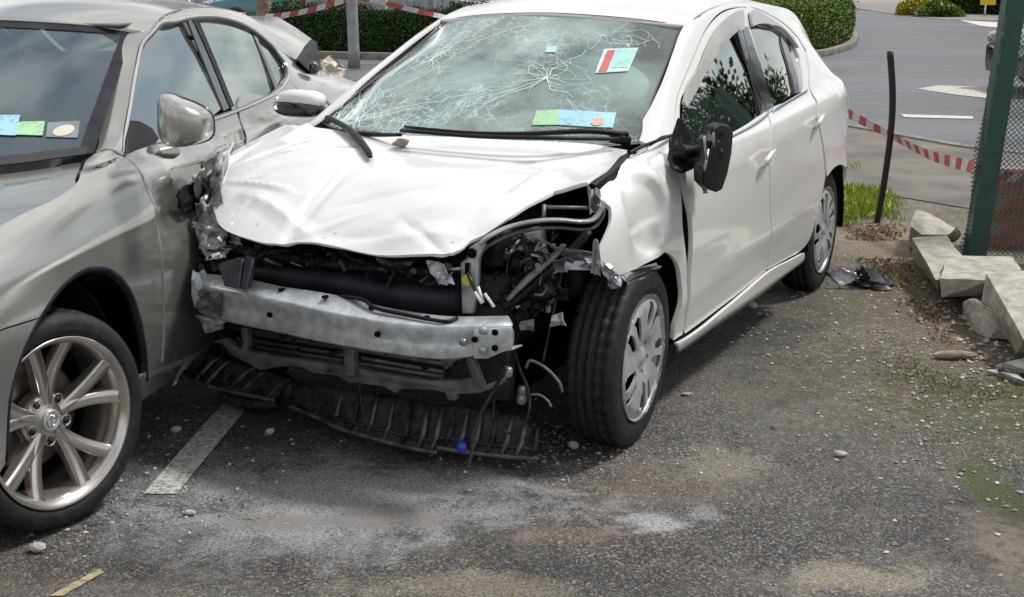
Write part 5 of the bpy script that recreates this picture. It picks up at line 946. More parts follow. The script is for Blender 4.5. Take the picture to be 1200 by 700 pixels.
# ================================================================== ground and surroundings
def ngon(name,pts,mat,z=0,kind='structure',sub=None):
    V=[(p[0],p[1],z) for p in pts]; return tag(mesh(name,V,[tuple(range(len(V)))],mat,smooth=False),kind=kind)
def spotmask(nt,c,x,y,rx,ry,soft=1.0,nz=None):
    v=node(nt,'VectorMath',{0:c,1:(x,y,0)},operation='SUBTRACT'); v=node(nt,'VectorMath',{0:v.outputs[0],1:(1/rx,1/ry,0)},operation='MULTIPLY')
    l=node(nt,'VectorMath',{0:v.outputs[0]},operation='LENGTH').outputs['Value']
    if nz is not None: l=node(nt,'Math',{0:l,1:nz},operation='ADD').outputs[0]
    return node(nt,'MapRange',{0:l,1:.3,2:1.25,3:soft,4:0},interpolation_type='SMOOTHSTEP').outputs[0]
def asphalt():
    LATE=[]; m,nt,b=M('worn_wet_asphalt'); c=coord(nt)
    n1=noise(nt,c,1.1,7,.65); n2=noise(nt,c,5.5,6,.7); n3=noise(nt,c,60,3,.6)
    vo=node(nt,'TexVoronoi',{'Vector':c,'Scale':230,'Randomness':1}); v2=node(nt,'TexVoronoi',{'Vector':c,'Scale':140,'Randomness':1})
    base=mix(nt,ramp(nt,n1,.35,.66),(.030,.030,.032),(.088,.082,.072)); base=mix(nt,mul(nt,ramp(nt,n2,.42,.68),.55),base,(.125,.118,.105))
    gv=node(nt,'SeparateColor',{0:vo.outputs['Color']}); g2=node(nt,'SeparateColor',{0:v2.outputs['Color']})
    sp=ramp(nt,gv.outputs[0],.55,.95); base=mix(nt,mul(nt,sp,.8),base,(.29,.28,.255)); base=mix(nt,mul(nt,ramp(nt,gv.outputs[1],.62,.8),.8),base,(.018,.018,.019))
    base=mix(nt,mul(nt,ramp(nt,g2.outputs[0],.92,.95),.6),base,(.42,.41,.39)); base=mix(nt,mul(nt,ramp(nt,g2.outputs[2],.93,.95),.6),base,(.30,.22,.14))
    dm=ramp(nt,noise(nt,c,.9,8,.68,.5),.50,.62); base=mix(nt,mul(nt,dm,.55),base,(.024,.024,.026)); lt=ramp(nt,noise(nt,c,2.7,9,.74,.3),.53,.66); base=mix(nt,mul(nt,lt,.45),base,(.20,.19,.17))
    jit=node(nt,'MapRange',{0:noise(nt,c,6,7,.72,.4).outputs[0],1:.3,2:.7,3:-.7,4:.7}).outputs[0]
    grit=node(nt,'MapRange',{0:noise(nt,c,110,3,.7).outputs[0],1:.38,2:.6,3:.15,4:1}).outputs[0]
    for (x,y,rx,ry,s),col in (((*(-0.525,3.824,0)[:2],.50,.22,.85),(.46,.47,.49)),((*(-0.645,3.538,0)[:2],.35,.16,.6),(.42,.43,.46)),((*(-0.297,3.695,0)[:2],.40,.13,.5),(.40,.41,.42)),((*(0.407,3.628,0)[:2],.07,.055,.9),(.60,.62,.64)),((*(0.571,3.692,0)[:2],.05,.04,.5),(.58,.6,.62)),((*(0.659,4.09,0)[:2],.13,.12,.5),(.45,.43,.33)),
       ((*(0.899,3.279,0)[:2],.12,.07,.7),(.50,.44,.32)),((*(-0.128,3.194,0)[:2],.20,.07,.6),(.42,.37,.27)),((*(-0.366,3.632,0)[:2],.16,.05,.6),(.14,.10,.065)),((*(0.461,3.905,0)[:2],.25,.16,.5),(.26,.20,.165)),((*(-0.682,3.616,0)[:2],.10,.04,.6),(.24,.18,.10)),((*(0.976,4.754,0)[:2],.3,.35,.35),(.28,.26,.21)),((*(1.056,3.205,0)[:2],.45,.12,.25),(.30,.27,.24)),((*(0.171,3.547,0)[:2],.15,.05,.4),(.30,.20,.13)),((*(-1.073,3.136,0)[:2],.5,.1,.4),(.30,.28,.24))):
        k=spotmask(nt,c,x,y,rx*1.5,ry*1.5,s,jit); base=mix(nt,mul(nt,k,grit),base,col)
    for (x,y,rx,ry,s),col in (((*(1.733,4.764,0)[:2],.30,.30,.95),(.050,.062,.008)),((*(1.766,5.388,0)[:2],.25,.35,.7),(.045,.045,.014)),((*(1.464,3.847,0)[:2],.06,.22,.95),(.06,.078,.012)),((*(1.497,5.581,0)[:2],.30,.40,.6),(.040,.040,.020)),((*(2.162,7.84,0)[:2],.35,.45,.9),(.27,.215,.15)),((*(1.879,5.948,0)[:2],.16,.40,.8),(.13,.095,.06)),((*(1.094,5.575,0)[:2],.25,.9,.6),(.035,.034,.030)),((*(1.843,6.624,0)[:2],.30,.55,.85),(.105,.082,.050)),((*(1.721,4.92,0)[:2],.22,.25,.7),(.10,.075,.045)),((*(1.37,3.472,0)[:2],.10,.20,.7),(.24,.20,.16))):
        k=spotmask(nt,c,x,y,rx*1.5,ry*1.5,s,jit); LATE.append((k,col)) if col[1]>.06 else None; base=mix(nt,mul(nt,k,ramp(nt,noise(nt,c,18,6,.75),.36,.56)),base,col)
    # moss and dirt creep in from the right-hand verge
    sx=node(nt,'SeparateXYZ',{0:c}); f=node(nt,'Math',{0:sx.outputs[0],1:mul(nt,sx.outputs[1],.085).outputs[0]},operation='SUBTRACT')
    f=node(nt,'Math',{0:f.outputs[0],1:node(nt,'MapRange',{0:noise(nt,c,2.3,8,.7).outputs[0],1:.3,2:.7,3:-.55,4:.55}).outputs[0]},operation='ADD')
    fv=node(nt,'MapRange',{0:f.outputs[0],1:.40,2:1.35,3:0,4:1},interpolation_type='SMOOTHSTEP'); far=node(nt,'MapRange',{0:sx.outputs[1],1:3.9,2:4.8,3:0,4:1}); near2=node(nt,'MapRange',{0:sx.outputs[1],1:11,2:12.5,3:1,4:0})
    fv=mul(nt,fv,mul(nt,far,near2).outputs[0])
    dn=noise(nt,c,38,6,.75); dirt=mix(nt,ramp(nt,dn,.38,.60),(.055,.045,.030),(.30,.245,.18)); dirt=mix(nt,mul(nt,ramp(nt,noise(nt,c,6,6,.7),.46,.58),.85),dirt,(.085,.10,.018)); dirt=mix(nt,ramp(nt,g2.outputs[1],.88,.92),dirt,(.45,.40,.35))
    base=mix(nt,mul(nt,fv,ramp(nt,noise(nt,c,26,5,.7),.30,.62)),base,dirt)
    for k,col in LATE: base=mix(nt,mul(nt,k,ramp(nt,noise(nt,c,14,7,.78),.44,.55)),base,col)
    nt.links.new(base.outputs[0],b.inputs['Base Color'])
    wet=ramp(nt,noise(nt,c,1.7,4),.40,.62); r=node(nt,'MapRange',{0:wet.outputs[0],1:0,2:1,3:.55,4:.85}); nt.links.new(r.outputs[0],b.inputs['Roughness']); b.inputs['Specular IOR Level'].default_value=.4
    bb=bump(nt,b,vo.outputs['Distance'],.8,.004); bump(nt,b,noise(nt,c,30,8,.75),.8,.02,bb); return m
MT['asphalt']=asphalt()
def road():
    m,nt,b=M('damp_road_asphalt'); c=coord(nt); mp_=node(nt,'Mapping',{0:c,3:(.25,1.1,1)}); n1=noise(nt,mp_.outputs[0],.55,6,.6,.8); n2=noise(nt,c,25,5,.7)
    base=mix(nt,ramp(nt,n1,.42,.58),(.034,.036,.042),(.115,.121,.135)); base=mix(nt,mul(nt,ramp(nt,n2,.4,.65),.4),base,(.20,.20,.21)); nt.links.new(base.outputs[0],b.inputs['Base Color'])
    r=node(nt,'MapRange',{0:n1.outputs[0],1:.4,2:.6,3:.42,4:.75}); nt.links.new(r.outputs[0],b.inputs['Roughness']); bump(nt,b,n2,.4,.01); return m
MT['road']=road()
MT['path']=simple('brown_grey_footpath',(.175,.155,.135),.85,col2=(.10,.095,.085),scale=1.6,bm=.7,bscale=60,bdist=.006)
MT['pave']=simple('pale_far_pavement',(.30,.265,.235),.9,col2=(.22,.19,.17),scale=1)
MT['kerb']=simple('weathered_kerb_stone',(.24,.225,.20),.9,col2=(.15,.145,.125),scale=6,bm=.5)
def worn(name,col):
    m,nt,b=M(name); c=coord(nt); a=ramp(nt,noise(nt,c,55,6,.75),.36,.56); e=mix(nt,a,(.10,.098,.09),col); nt.links.new(e.outputs[0],b.inputs['Base Color']); b.inputs['Roughness'].default_value=.8; bump(nt,b,noise(nt,c,110,4),.8,.006); return m
MT['line']=worn('worn_white_marking',(.52,.52,.48)); MT['yline']=worn('worn_yellow_marking',(.42,.36,.20)); MT['line2']=worn('worn_far_marking',(.60,.57,.50)); MT['linefar']=simple('white_road_paint',(.62,.60,.55),.7,var=.3)
MT['lawn']=simple('lawn_soil',(.05,.09,.015),.95,col2=(.10,.08,.04),scale=4,bm=.6,bscale=40,bdist=.02)
ngon('ground',[(-150,-40),(150,-40),(150,400),(-150,400)],'asphalt',0)
rA=(3.354,13.847,0); rB=(4.032,12.114,0)
dx,dy=(rB[0]-rA[0]),(rB[1]-rA[1]); 
def onl(t): return (rA[0]+dx*t,rA[1]+dy*t)
arc_=[onl(-.6),onl(0),onl(.4),onl(.8),onl(1.0),(onl(1)[0]+1.2,onl(1)[1]-1.3),(onl(1)[0]+3,onl(1)[1]-3.0),(onl(1)[0]+9,onl(1)[1]-9)]
rd=ngon('road',[(-60,13.9)]+[(p[0],p[1]) for p in arc_]+[(60,0),(60,52),(-60,52)],'road',.004)
ngon('footpath',[(-30,10.6),(1.9,10.4),(2.5,9.6),(3.0,8.9),(12,5.0)]+[(p[0]-.10,p[1]-.10) for p in arc_[::-1][1:]]+[(-30,13.8)],'path',.006)
P=[(p[0],p[1],.012) for p in [(-30,13.85)]+arc_]; V,Fc=[],[]
kb=empty('kerb_edge',kind='structure')
pk=resample(np.array([p[:2] for p in arc_[:7]]),.9,False)
for i in range(len(pk)-1):
    a,b=pk[i],pk[i+1]; t=(b-a); L_=np.linalg.norm(t); an=math.atan2(t[1],t[0]); mesh('kerb_stone',*boxgeo(((a[0]+b[0])/2,(a[1]+b[1])/2,.0),(L_-.02,.11,.03),rotm('Z',an)),'kerb',kb,bevel=.005)
ngon('far_pavement',[(-27.881,50.148,0)[:2],(13.805,56.209,0)[:2],(15.247,56.419,0)[:2],(17.581,61.986,0)[:2],(35.901,64.893,0)[:2],(80,110),(-80,110)],'pave',.012)
ngon('far_verge',[(13.167,48.443,0)[:2],(13.39,42.629,0)[:2],(14.842,42.112,0)[:2],(20.429,41.409,0)[:2],(60,90),(14,62)],'kerb',.016)
ngon('road_line',[(13.772,42.672,0)[:2],(14.373,40.77,0)[:2],(13.129,37.207,0)[:2],(12.98,38.27,0)[:2]],'linefar',.010)
ngon('road_line',[(4.224,14.782,0)[:2],(4.942,14.595,0)[:2],(4.858,14.341,0)[:2],(4.176,14.481,0)[:2]],'linefar',.010)
ngon('road_arrow',[(5.321,18,0)[:2],(5.781,18.549,0)[:2],(6.349,18.31,0)[:2],(5.807,16.715,0)[:2],(5.571,17.158,0)[:2]],'line2',.010)
ngon('parking_line',[(-1.107,3.818,0)[:2],(-1.061,3.818,0)[:2],(-1.007,3.819,0)[:2],(-0.993,4.041,0)[:2],(-0.967,4.416,0)[:2],(-0.915,5.164,0)[:2],(-1,5.163,0)[:2],(-1.068,4.451,0)[:2]],'line',.004)
ngon('yellow_line',[(-1.163,3.135,0)[:2],(-1.129,3.136,0)[:2],(-1.066,3.275,0)[:2],(-1.086,3.295,0)[:2]],'yline',.004)
# leaves, grass
def rocks(name,pts,sizes,mat,seed=0):
    r=np.random.default_rng(seed); V=[];Fc=[]; base=np.array([(1,0,0),(-1,0,0),(0,1,0),(0,-1,0),(0,0,1),(0,0,-.6)]); f=[(0,2,4),(2,1,4),(1,3,4),(3,0,4),(2,0,5),(1,2,5),(3,1,5),(0,3,5)]
    for i,(p,s) in enumerate(zip(pts,sizes)):
        q=base*r.uniform(.5,1.2,(6,1))*[1,r.uniform(.5,1),r.uniform(.35,.8)]; a=r.uniform(0,6.28); q=q@rotm('Z',a).T*s; n=len(V); V+=(q+[p[0],p[1],p[2]+s*.25]).tolist(); Fc+=[tuple(k+n for k in t) for t in f]
    return mesh(name,V,Fc,mat,smooth=False)
MT['chip']=leafmat('pale_grit',(.16,.15,.13),(.52,.50,.47),(.30,.285,.26))
pts=[];sz_=[]
def scat(n,cx,cy,sx,sy,s0,s1):
    for _ in range(n):
        x,y=RNG.normal(cx,sx),RNG.normal(cy,sy); pts.append((x,y,.0)); sz_.append(s0+(s1-s0)*RNG.random()**3)
scat(700,*(-1.116,4.187,0)[:2],.35,.35,.002,.012); scat(450,*(-1.142,3.686,0)[:2],.25,.15,.002,.011); scat(500,*(0.25,4.124,0)[:2],.25,.12,.002,.011); scat(300,*(0.12,4.457,0)[:2],.12,.25,.002,.014); scat(500,*(0.926,4.654,0)[:2],.45,.7,.0015,.007)
scat(1500,*(1.641,5.202,0)[:2],.35,.9,.002,.016); scat(500,*(1.578,4.302,0)[:2],.25,.4,.002,.012); scat(350,*(1.65,6.715,0)[:2],.25,.6,.002,.012); scat(500,0,3.6,1.3,.7,.001,.004); scat(400,*(1.043,6.171,0)[:2],.3,.7,.0015,.008)
tag(rocks('grit',pts,sz_,'chip',1),'loose pale grit and broken glass scattered over the asphalt','grit',kind='stuff')
rp=[];rs=[]
for _ in range(230):
    t=RNG.random(); a=np.array((2.065,6.723,0)[:2]); b=np.array((1.936,4.977,0)[:2]); q=a+(b-a)*t+RNG.normal(0,.10,2); rp.append((q[0],q[1],0)); rs.append(.006+.022*RNG.random()**2.5)
tag(rocks('rubble_chips',rp,rs,'chip',4),'small broken concrete chips along the foot of the fallen coping blocks','rubble',kind='stuff')
# larger chunks, one by one
import bmesh
def chunk(name,c,s,mat,seed,label,cat,sub=2,flat=.7,parent=None,car=False,group=None):
    bm=bmesh.new(); bmesh.ops.create_icosphere(bm,subdivisions=sub,radius=1); V=np.array([v.co[:] for v in bm.verts]); Fc=[tuple(v.index for v in f.verts) for f in bm.faces]; bm.free()
    V=V*(1+.28*vnoise(V,2.6,seed)[:,None]*1.6+.1*vnoise(V,7,seed+1)[:,None])*np.array(s)*[1,1,flat]
    V=V-[0,0,V[:,2].min()]; o=mesh(name,V,Fc,mat,None,smooth=sub>2); o.location=c; return tag(o,label,cat,group)
chunk('concrete_lump',(-1.283,3.406,0),(.022,.017,.02),'conc2',1,'white lump of rubble on the asphalt below the alloy wheel','rubble')
chunk('concrete_lump',(-1.143,4.379,0),(.020,.012,.016),'conc2',2,'pale chip beside the white parking line under the saloon','rubble')
chunk('concrete_lump',(0.205,4.235,0),(.020,.015,.02),'conc2',3,'white chip at the foot of the front tyre of the white car','rubble')
chunk('concrete_lump',(1.115,6.123,0),(.03,.022,.03),'conc2',4,'pale chip beyond the sill of the white car','rubble')
chunk('concrete_lump',(-0.93,3.663,0),(.020,.010,.012),'conc2',5,'flat white chip below the end of the white parking line','rubble')
chunk('concrete_lump',(0.653,4.811,0),(.022,.010,.010),'conc2',6,'thin white splinter right of the front wheel of the white car','rubble')
chunk('concrete_lump',(1.075,4.173,0),(.022,.012,.014),'conc2',7,'grey pebble alone on the bare asphalt on the right','rubble')
chunk('concrete_lump',(-0.821,4.357,0),(.016,.012,.016),'conc2',8,'small pale chip under the left end of the undertray','rubble')
sp_=A_hood.ev([[(0.0307,-0.0745)][0]])[0]; X0,Y0,ps=-0.33251843,4.61002393,0.45827511
wp=(X0+sp_[0]*math.sin(ps)+sp_[1]*math.cos(ps),Y0+sp_[0]*math.cos(ps)-sp_[1]*math.sin(ps),sp_[2]+.002)
chunk('stone',wp,(.028,.022,.020),'stone',9,'rounded tan stone lying on the white bonnet','stone',3)
# fallen concrete coping blocks
def wh(name,pts,mat,label,cat,group=None,bev=.008,seed=0,rough=.009):
    bm=bmesh.new(); 
    for p in pts: bm.verts.new(p)
    bmesh.ops.convex_hull(bm,input=bm.verts[:]); dead=[v for v in bm.verts if not v.link_faces]; bmesh.ops.delete(bm,geom=dead,context='VERTS'); bmesh.ops.dissolve_limit(bm,angle_limit=R(6),verts=bm.verts[:],edges=bm.edges[:])
    bmesh.ops.triangulate(bm,faces=bm.faces[:]); bmesh.ops.subdivide_edges(bm,edges=bm.edges[:],cuts=4,use_grid_fill=True); bmesh.ops.recalc_face_normals(bm,faces=bm.faces[:])
    V=np.array([v.co[:] for v in bm.verts]); N=np.array([v.normal[:] for v in bm.verts]); V=V+N*(rough*vnoise(V,16,seed)+rough*.9*vnoise(V,48,seed+1))[:,None]
    c=V.mean(0); c[2]=0; me=bpy.data.meshes.new(name)
    for v,q in zip(bm.verts,V-c): v.co=q
    bm.to_mesh(me); bm.free(); me.materials.append(MT[mat]); o=bpy.data.objects.new(name,me); link(o); o.location=c; me.polygons.foreach_set('use_smooth',[True]*len(me.polygons)); 
    e=o.modifiers.new('split','EDGE_SPLIT'); e.split_angle=R(38); return tag(o,label,cat,group)
G_='fallen concrete coping blocks'
wh('coping_block',[(2.197,7.372,0.17),(2.369,7.835,0.17),(2.387,7.694,0.18),(2.483,7.46,0.14),(2.416,7.362,0.12),(2.259,7.543,0),(2.351,7.594,0),(2.591,7.798,0),(2.248,7.307,0.13)],'conc','pale coping slab tipped up farthest from the camera','concrete block',G_,seed=1)
wh('coping_block',[(2.107,7.006,0.17),(2.31,7.08,0.17),(2.215,6.492,0.17),(2.024,6.04,0.15),(1.966,6.109,0.15),(2.198,7.265,0),(2.1,6.482,0),(2.181,6.448,0),(2.392,6.928,0)],'conc','long grey coping block running toward the green post','concrete block',G_,seed=2)
wh('coping_block',[(1.932,5.969,0.19),(2.121,6.437,0.19),(2.437,6.463,0.19),(2.37,6.155,0.19),(2.144,5.922,0.19),(1.945,5.964,0.1),(2.202,6.034,0.1),(2.477,6.386,0.08),(2.628,6.913,0.05)],'conc','square ended coping block lying across, in front of the green post','concrete block',G_,seed=3)
wh('coping_block',[(2.096,5.838,0.24),(2.306,5.929,0.24),(2.316,5.54,0.22),(2.099,5.016,0.16),(1.976,5.039,0.16),(2.072,5.805,0.12),(2.07,5.336,0.02),(2.116,5.33,0),(2.274,5.333,0),(2.612,6.249,0.05)],'conc','large coping block nearest the camera, cut by the right edge','concrete block',G_,seed=4)
wh('broken_block',[(1.991,5.826,0.13),(2.039,5.714,0.15),(2.085,5.564,0.12),(2.144,5.564,0),(2.049,5.617,0),(2.021,5.743,0),(2.038,5.935,0.04),(2.049,5.632,0.14)],'conc2','jagged broken block wedged under the nearest coping block','concrete block',None,seed=5,rough=.018)
wh('broken_piece',[(1.931,5.097,0.05),(2.034,5.124,0.06),(2.008,5.005,0.04),(1.937,5.116,0.02),(2.01,5.09,0),(1.951,5.112,0)],'conc2','flat pale broken piece on the moss, upper of two','rubble',None,seed=6,rough=.006)
wh('broken_piece',[(1.895,5.036,0.03),(1.946,5.014,0.03),(1.976,4.914,0.02),(1.961,4.956,0),(1.908,5.066,0)],'conc2','flat pale broken piece on the moss, lower of two','rubble',None,seed=7,rough=.005)
wh('broken_piece',[(1.861,5.091,0.02),(1.906,5.104,0.02),(1.908,5.079,0.01),(1.873,5.1,0),(1.902,5.089,0)],'conc2','small pale sliver left of the two flat broken pieces','rubble',None,seed=8,rough=.004)
chunk('soil_clod',(2.509,7.621,0.02),(.06,.05,.07),'bark',21,'brown clod of earth between the coping blocks and the green post','soil')
chunk('soil_clod',(1.799,5.313,0),(.09,.025,.03),'bark',22,'dark clod on the moss left of the flat broken pieces','soil')
# verge: grass, moss, dead leaves
def verge(name,n,px,size,mat,seed,up,label,cat,asp=.5,z=.02):
    r=np.random.default_rng(seed); P=np.array([p[:2] for p in px]); lo,hi=P.min(0),P.max(0); q=r.uniform(lo,hi,(n*4,2)); q=q[inside(q,[P])][:n]; w=vnoise(np.c_[q,np.zeros(len(q))],4,seed); q=q[(w>-.10)&(r.random(len(q))<np.clip(near(q,[P])/.22,.04,1)**1.1)]
    return tag(leaves(name,np.c_[q,r.uniform(0,z,len(q))],size,mat,None,seed,up,aspect=asp),label,cat,kind='stuff')
verge('grass',9000,[(2.578,10.606,0),(2.801,10.8,0),(2.782,9.962,0),(2.612,8.864,0),(2.453,8.338,0),(2.238,8.333,0),(2.01,8.048,0),(1.809,8.323,0),(2.125,9.553,0)],.07,'grass',1,2.5,'bright green tuft of grass around the bent black tube','grass',.12,.05)
verge('moss',9000,[(1.775,5.087,0),(2.156,5.209,0),(1.895,4.306,0),(1.663,4.221,0),(1.544,4.761,0),(1.338,5.081,0),(1.607,5.583,0)],.007,'moss',2,.9,'green moss growing on the broken asphalt edge','moss',.8,.006)
verge('moss',2000,[(1.524,4.139,0),(1.746,4.142,0),(1.446,3.363,0),(1.394,3.472,0),(1.402,3.779,0)],.006,'moss',3,.6,'thin moss patch at the right edge of the asphalt','moss',.8,.006)
verge('leaf_litter',8000,[(1.997,8.102,0),(2.184,8.332,0),(2.48,8.339,0),(2.253,7.591,0),(2.117,6.537,0),(1.937,5.588,0),(1.782,5.325,0),(1.803,6.024,0),(1.868,6.72,0),(1.82,7.347,0)],.026,'straw',4,.8,'dead leaves and straw between the grass and the coping blocks','leaf litter',.4,.012)
# torn plastic by the rear wheel
td=empty('torn_plastic',(1.769,6.756,0),label='black and silver torn plastic lying behind the rear wheel of the white car',cat='debris')
def rel(o,r): 
    o.location=[-r.location[i] for i in range(3)]; return o
for i,(q,mt) in enumerate((([(1.559,6.6,0.07),(1.635,6.585,0.1),(1.738,6.565,0.07),(1.63,6.541,0.01)],'galv'),([(1.683,6.687,0.06),(1.821,6.724,0.07),(1.922,6.602,0.01),(1.732,6.524,0.01)],'black'),([(1.665,6.597,0.01),(1.742,6.577,0.05),(1.909,6.559,0.02),(1.83,6.495,0)],'black'),([(1.706,6.547,0.1),(1.739,6.581,0.11),(1.787,6.583,0.04),(1.716,6.538,0.05)],'black'))):
    o_=rel(crumple('torn_piece',q,6,.016,mt,td,100+i,car=False),td); o_.data.polygons.foreach_set('use_smooth',[True]*len(o_.data.polygons))
# bent tube and green fence
P=[(2.281,8.35,-0.014),(2.31,8.35,0.25),(2.33,8.35,0.569),(2.324,8.35,0.804),(2.29,8.35,1.061)]
V,Fc=tubegeo(curve(P,8),.020,10); tag(mesh('bent_tube',V,Fc,'blackpole'),'bent black metal tube standing in the grass verge','post')
gp=empty('fence_post',(2.515,7.2,0.034),label='leaning dark green fence post with torn wire netting',cat='fence post')
b0=np.array((2.527,7.2,0.011)); b1=np.array((2.636,7.2,1.65)); d_=b1-b0; up_=d_/np.linalg.norm(d_); sx_=np.cross([0,1,0],up_)
def bar(a,b,wx,wy,ox=0,oy=0):
    V=[]; 
    for p in (a,b):
        for i,j in ((-1,-1),(1,-1),(1,1),(-1,1)): V.append(p+sx_*(ox+i*wx/2)+np.array([0,1,0])*(oy+j*wy/2))
    return np.array(V),[(0,1,2,3)[::-1],(4,5,6,7)]+[(i,(i+1)%4,4+(i+1)%4,4+i) for i in range(4)]
rel(mesh('post_face',*bar(b0,b1,.095,.006),'greenpaint',gp,smooth=False,bevel=.001),gp); rel(mesh('post_flange',*bar(b0,b1,.006,.09,-.0505,.048),'greenpaint',gp,smooth=False,bevel=.001),gp); rel(mesh('post_edge',*bar(b0,b1,.03,.035,.035,.0215),'greenpaint',gp,smooth=False,bevel=.002),gp)
def netting(name,org,ex,ey,w,h,cell,r,par,warp=None,mat='mesh'):
    ex=np.array(ex,float);ey=np.array(ey,float); parts_=[]; nrm=np.cross(ex,ey); 
    for s in (1,-1):
        k=-h
        while k<w:
            a=[];n=int(h/cell*2)
            for i in range(n+1):
                y=h*i/n; x=k+y if s>0 else (k+h-y)
                if 0<=x<=w: a.append(np.array(org)+ex*x+ey*y+nrm*(.004*(-1)**i*s)+(warp(x,y) if warp else 0))
            if len(a)>1: parts_.append(tubegeo(np.array(a),r,4))
            k+=cell
    V,Fc=merge(parts_); return tag(mesh(name,V,Fc,mat,par,smooth=False),kind='stuff')
nf=empty('wire_netting_fence',tuple(b0),label='green chain link netting stretched right of the leaning post',cat='wire fence')
o=netting('wire_netting',b0+sx_*.04+up_*.02,(.99,-.12,0),up_,1.5,2.0,.028,.0024,nf); rel(o,nf)
o=netting('torn_netting',b0+up_*-.0,(-.75,.60,.25),up_,.13,.78,.024,.0026,gp,lambda x,y:np.array([.02*math.sin(y*9)+.03*math.sin(y*3)-.05*y*0,0,0])); rel(o,gp)
for z_ in (.35,1.15): 
    q=[b0+up_*z_+np.array([.99,-.12,0])*t for t in np.linspace(0,1.5,6)]; V,Fc=tubegeo(np.array(q),.003,6); rel(mesh('tension_wire',V,Fc,'mesh',nf,smooth=False),nf)
# brick wall behind the netting
bw=empty('brick_wall',(2.685,7.601,0),label='low red brown brick wall seen through the green netting',cat='wall')
w0=np.array((2.69,7.674,0)); wdir=np.array([.985,-.17,0]); wn_=np.array([-.17,-.985,0])
bk_mesh=None
for rw_ in range(6):
    for k in range(6):
        x=k*.225+(.11 if rw_%2 else 0); c=w0+wdir*(x+.11)+np.array([0,0,.035+rw_*.075])
        if bk_mesh is None:
            V,Fc=boxgeo((0,0,0),(.215,.10,.065)); o=mesh('brick',V,Fc,'brick',bw,smooth=False,bevel=.004); bk_mesh=o.data
        else:
            o=bpy.data.objects.new('brick',bk_mesh); link(o,bw); b_=o.modifiers.new('bevel','BEVEL'); b_.width=.004
        o.location=c-w0*0-np.array(bw.location)+np.array([0,RNG.normal(0,.002),0]); o.rotation_euler=(0,0,math.atan2(wdir[1],wdir[0])+RNG.normal(0,.01))
o=mesh('mortar_core',*boxgeo(w0+wdir*.72+[0,.0,.225],(1.42,.082,.45),rotm('Z',math.atan2(wdir[1],wdir[0]))),'mortar',bw,smooth=False); rel(o,bw)
# barrier tapes
def tape(name,P,w,label,n=44,stripe=.24,tw=0):
    C_=curve(P,10); d=np.r_[0,np.cumsum(np.linalg.norm(np.diff(C_,axis=0),axis=1))]; L_=d[-1]; k=max(2,int(round(L_/stripe))); s=np.linspace(0,L_,k*3+1); X=np.c_[[np.interp(s,d,C_[:,i]) for i in range(3)]].T
    T=np.gradient(X,axis=0); T/=np.linalg.norm(T,axis=1,keepdims=True); up=np.array([0,0,1.])-T*T[:,2:3]; up/=np.linalg.norm(up,axis=1,keepdims=True); sd=np.cross(T,up); a=(tw+.5*np.sin(s*1.9))[:,None]; u=up*np.cos(a)+sd*np.sin(a)
    V=np.r_[X-u*w/2,X+u*w/2]; n_=len(X); sh=T*w*.25; V[n_:]+=sh
    Fc=[(i,i+1,n_+i+1,n_+i) for i in range(n_-1)]; mi=[(i//3)%2 for i in range(n_-1)]
    return tag(mesh(name,V,Fc,['tred','twhite'],None,smooth=False,mi=mi),label,'barrier tape','red and white barrier tape')
tape('barrier_tape',[(2.109,9,0.677),(2.221,8.75,0.609),(2.351,8.42,0.539),(2.413,7.8,0.501),(2.477,7.25,0.512)],.065,'red and white tape strung low from behind the white car to the green post',stripe=.072)
tape('barrier_tape',[(2.542,7.3,0.491),(2.758,7.5,0.424),(3.119,7.8,0.345)],.07,'red and white tape seen through the green netting',stripe=.11,tw=.3)
tape('barrier_tape',[(-3.816,20.5,0.786),(-3.388,21,0.833),(-2.974,21.3,0.928),(-2.519,21.6,1.077)],.10,'red and white tape rising to the grey pole from the left',stripe=.16)
tape('barrier_tape',[(-2.519,21.6,1.077),(-2.178,21.9,1.019),(-1.677,22.4,0.875),(-1.085,23,0.72)],.08,'red and white tape sagging right from the grey pole',stripe=.35)
# poles
def mkpole(name,loc,r,h,mat,label,cat,lean=0):
    P=[np.array((0,0,-.02)),np.array((0,0,.3)),np.array((lean*.5,0,h*.5)),np.array((lean,0,h))]; V,Fc=tubegeo(P,[r*1.15,r,r*.95,r*.85],16); o=mesh(name,V,Fc,mat,None); o.location=loc; return tag(o,label,cat)
mkpole('lamp_post',(-2.483,21.414,0),.088,6,'post','thick grey galvanised pole in front of the hedge','pole',lean=-.10)
mkpole('sign_pole',(-1.532,25.896,0),.08,4,'post','second grey pole behind the hedge above the cracked windscreen','pole')
mkpole('white_post',(-2.803,30.499,0),.028,1.25,'signpost','thin white post behind the left hedge','post')
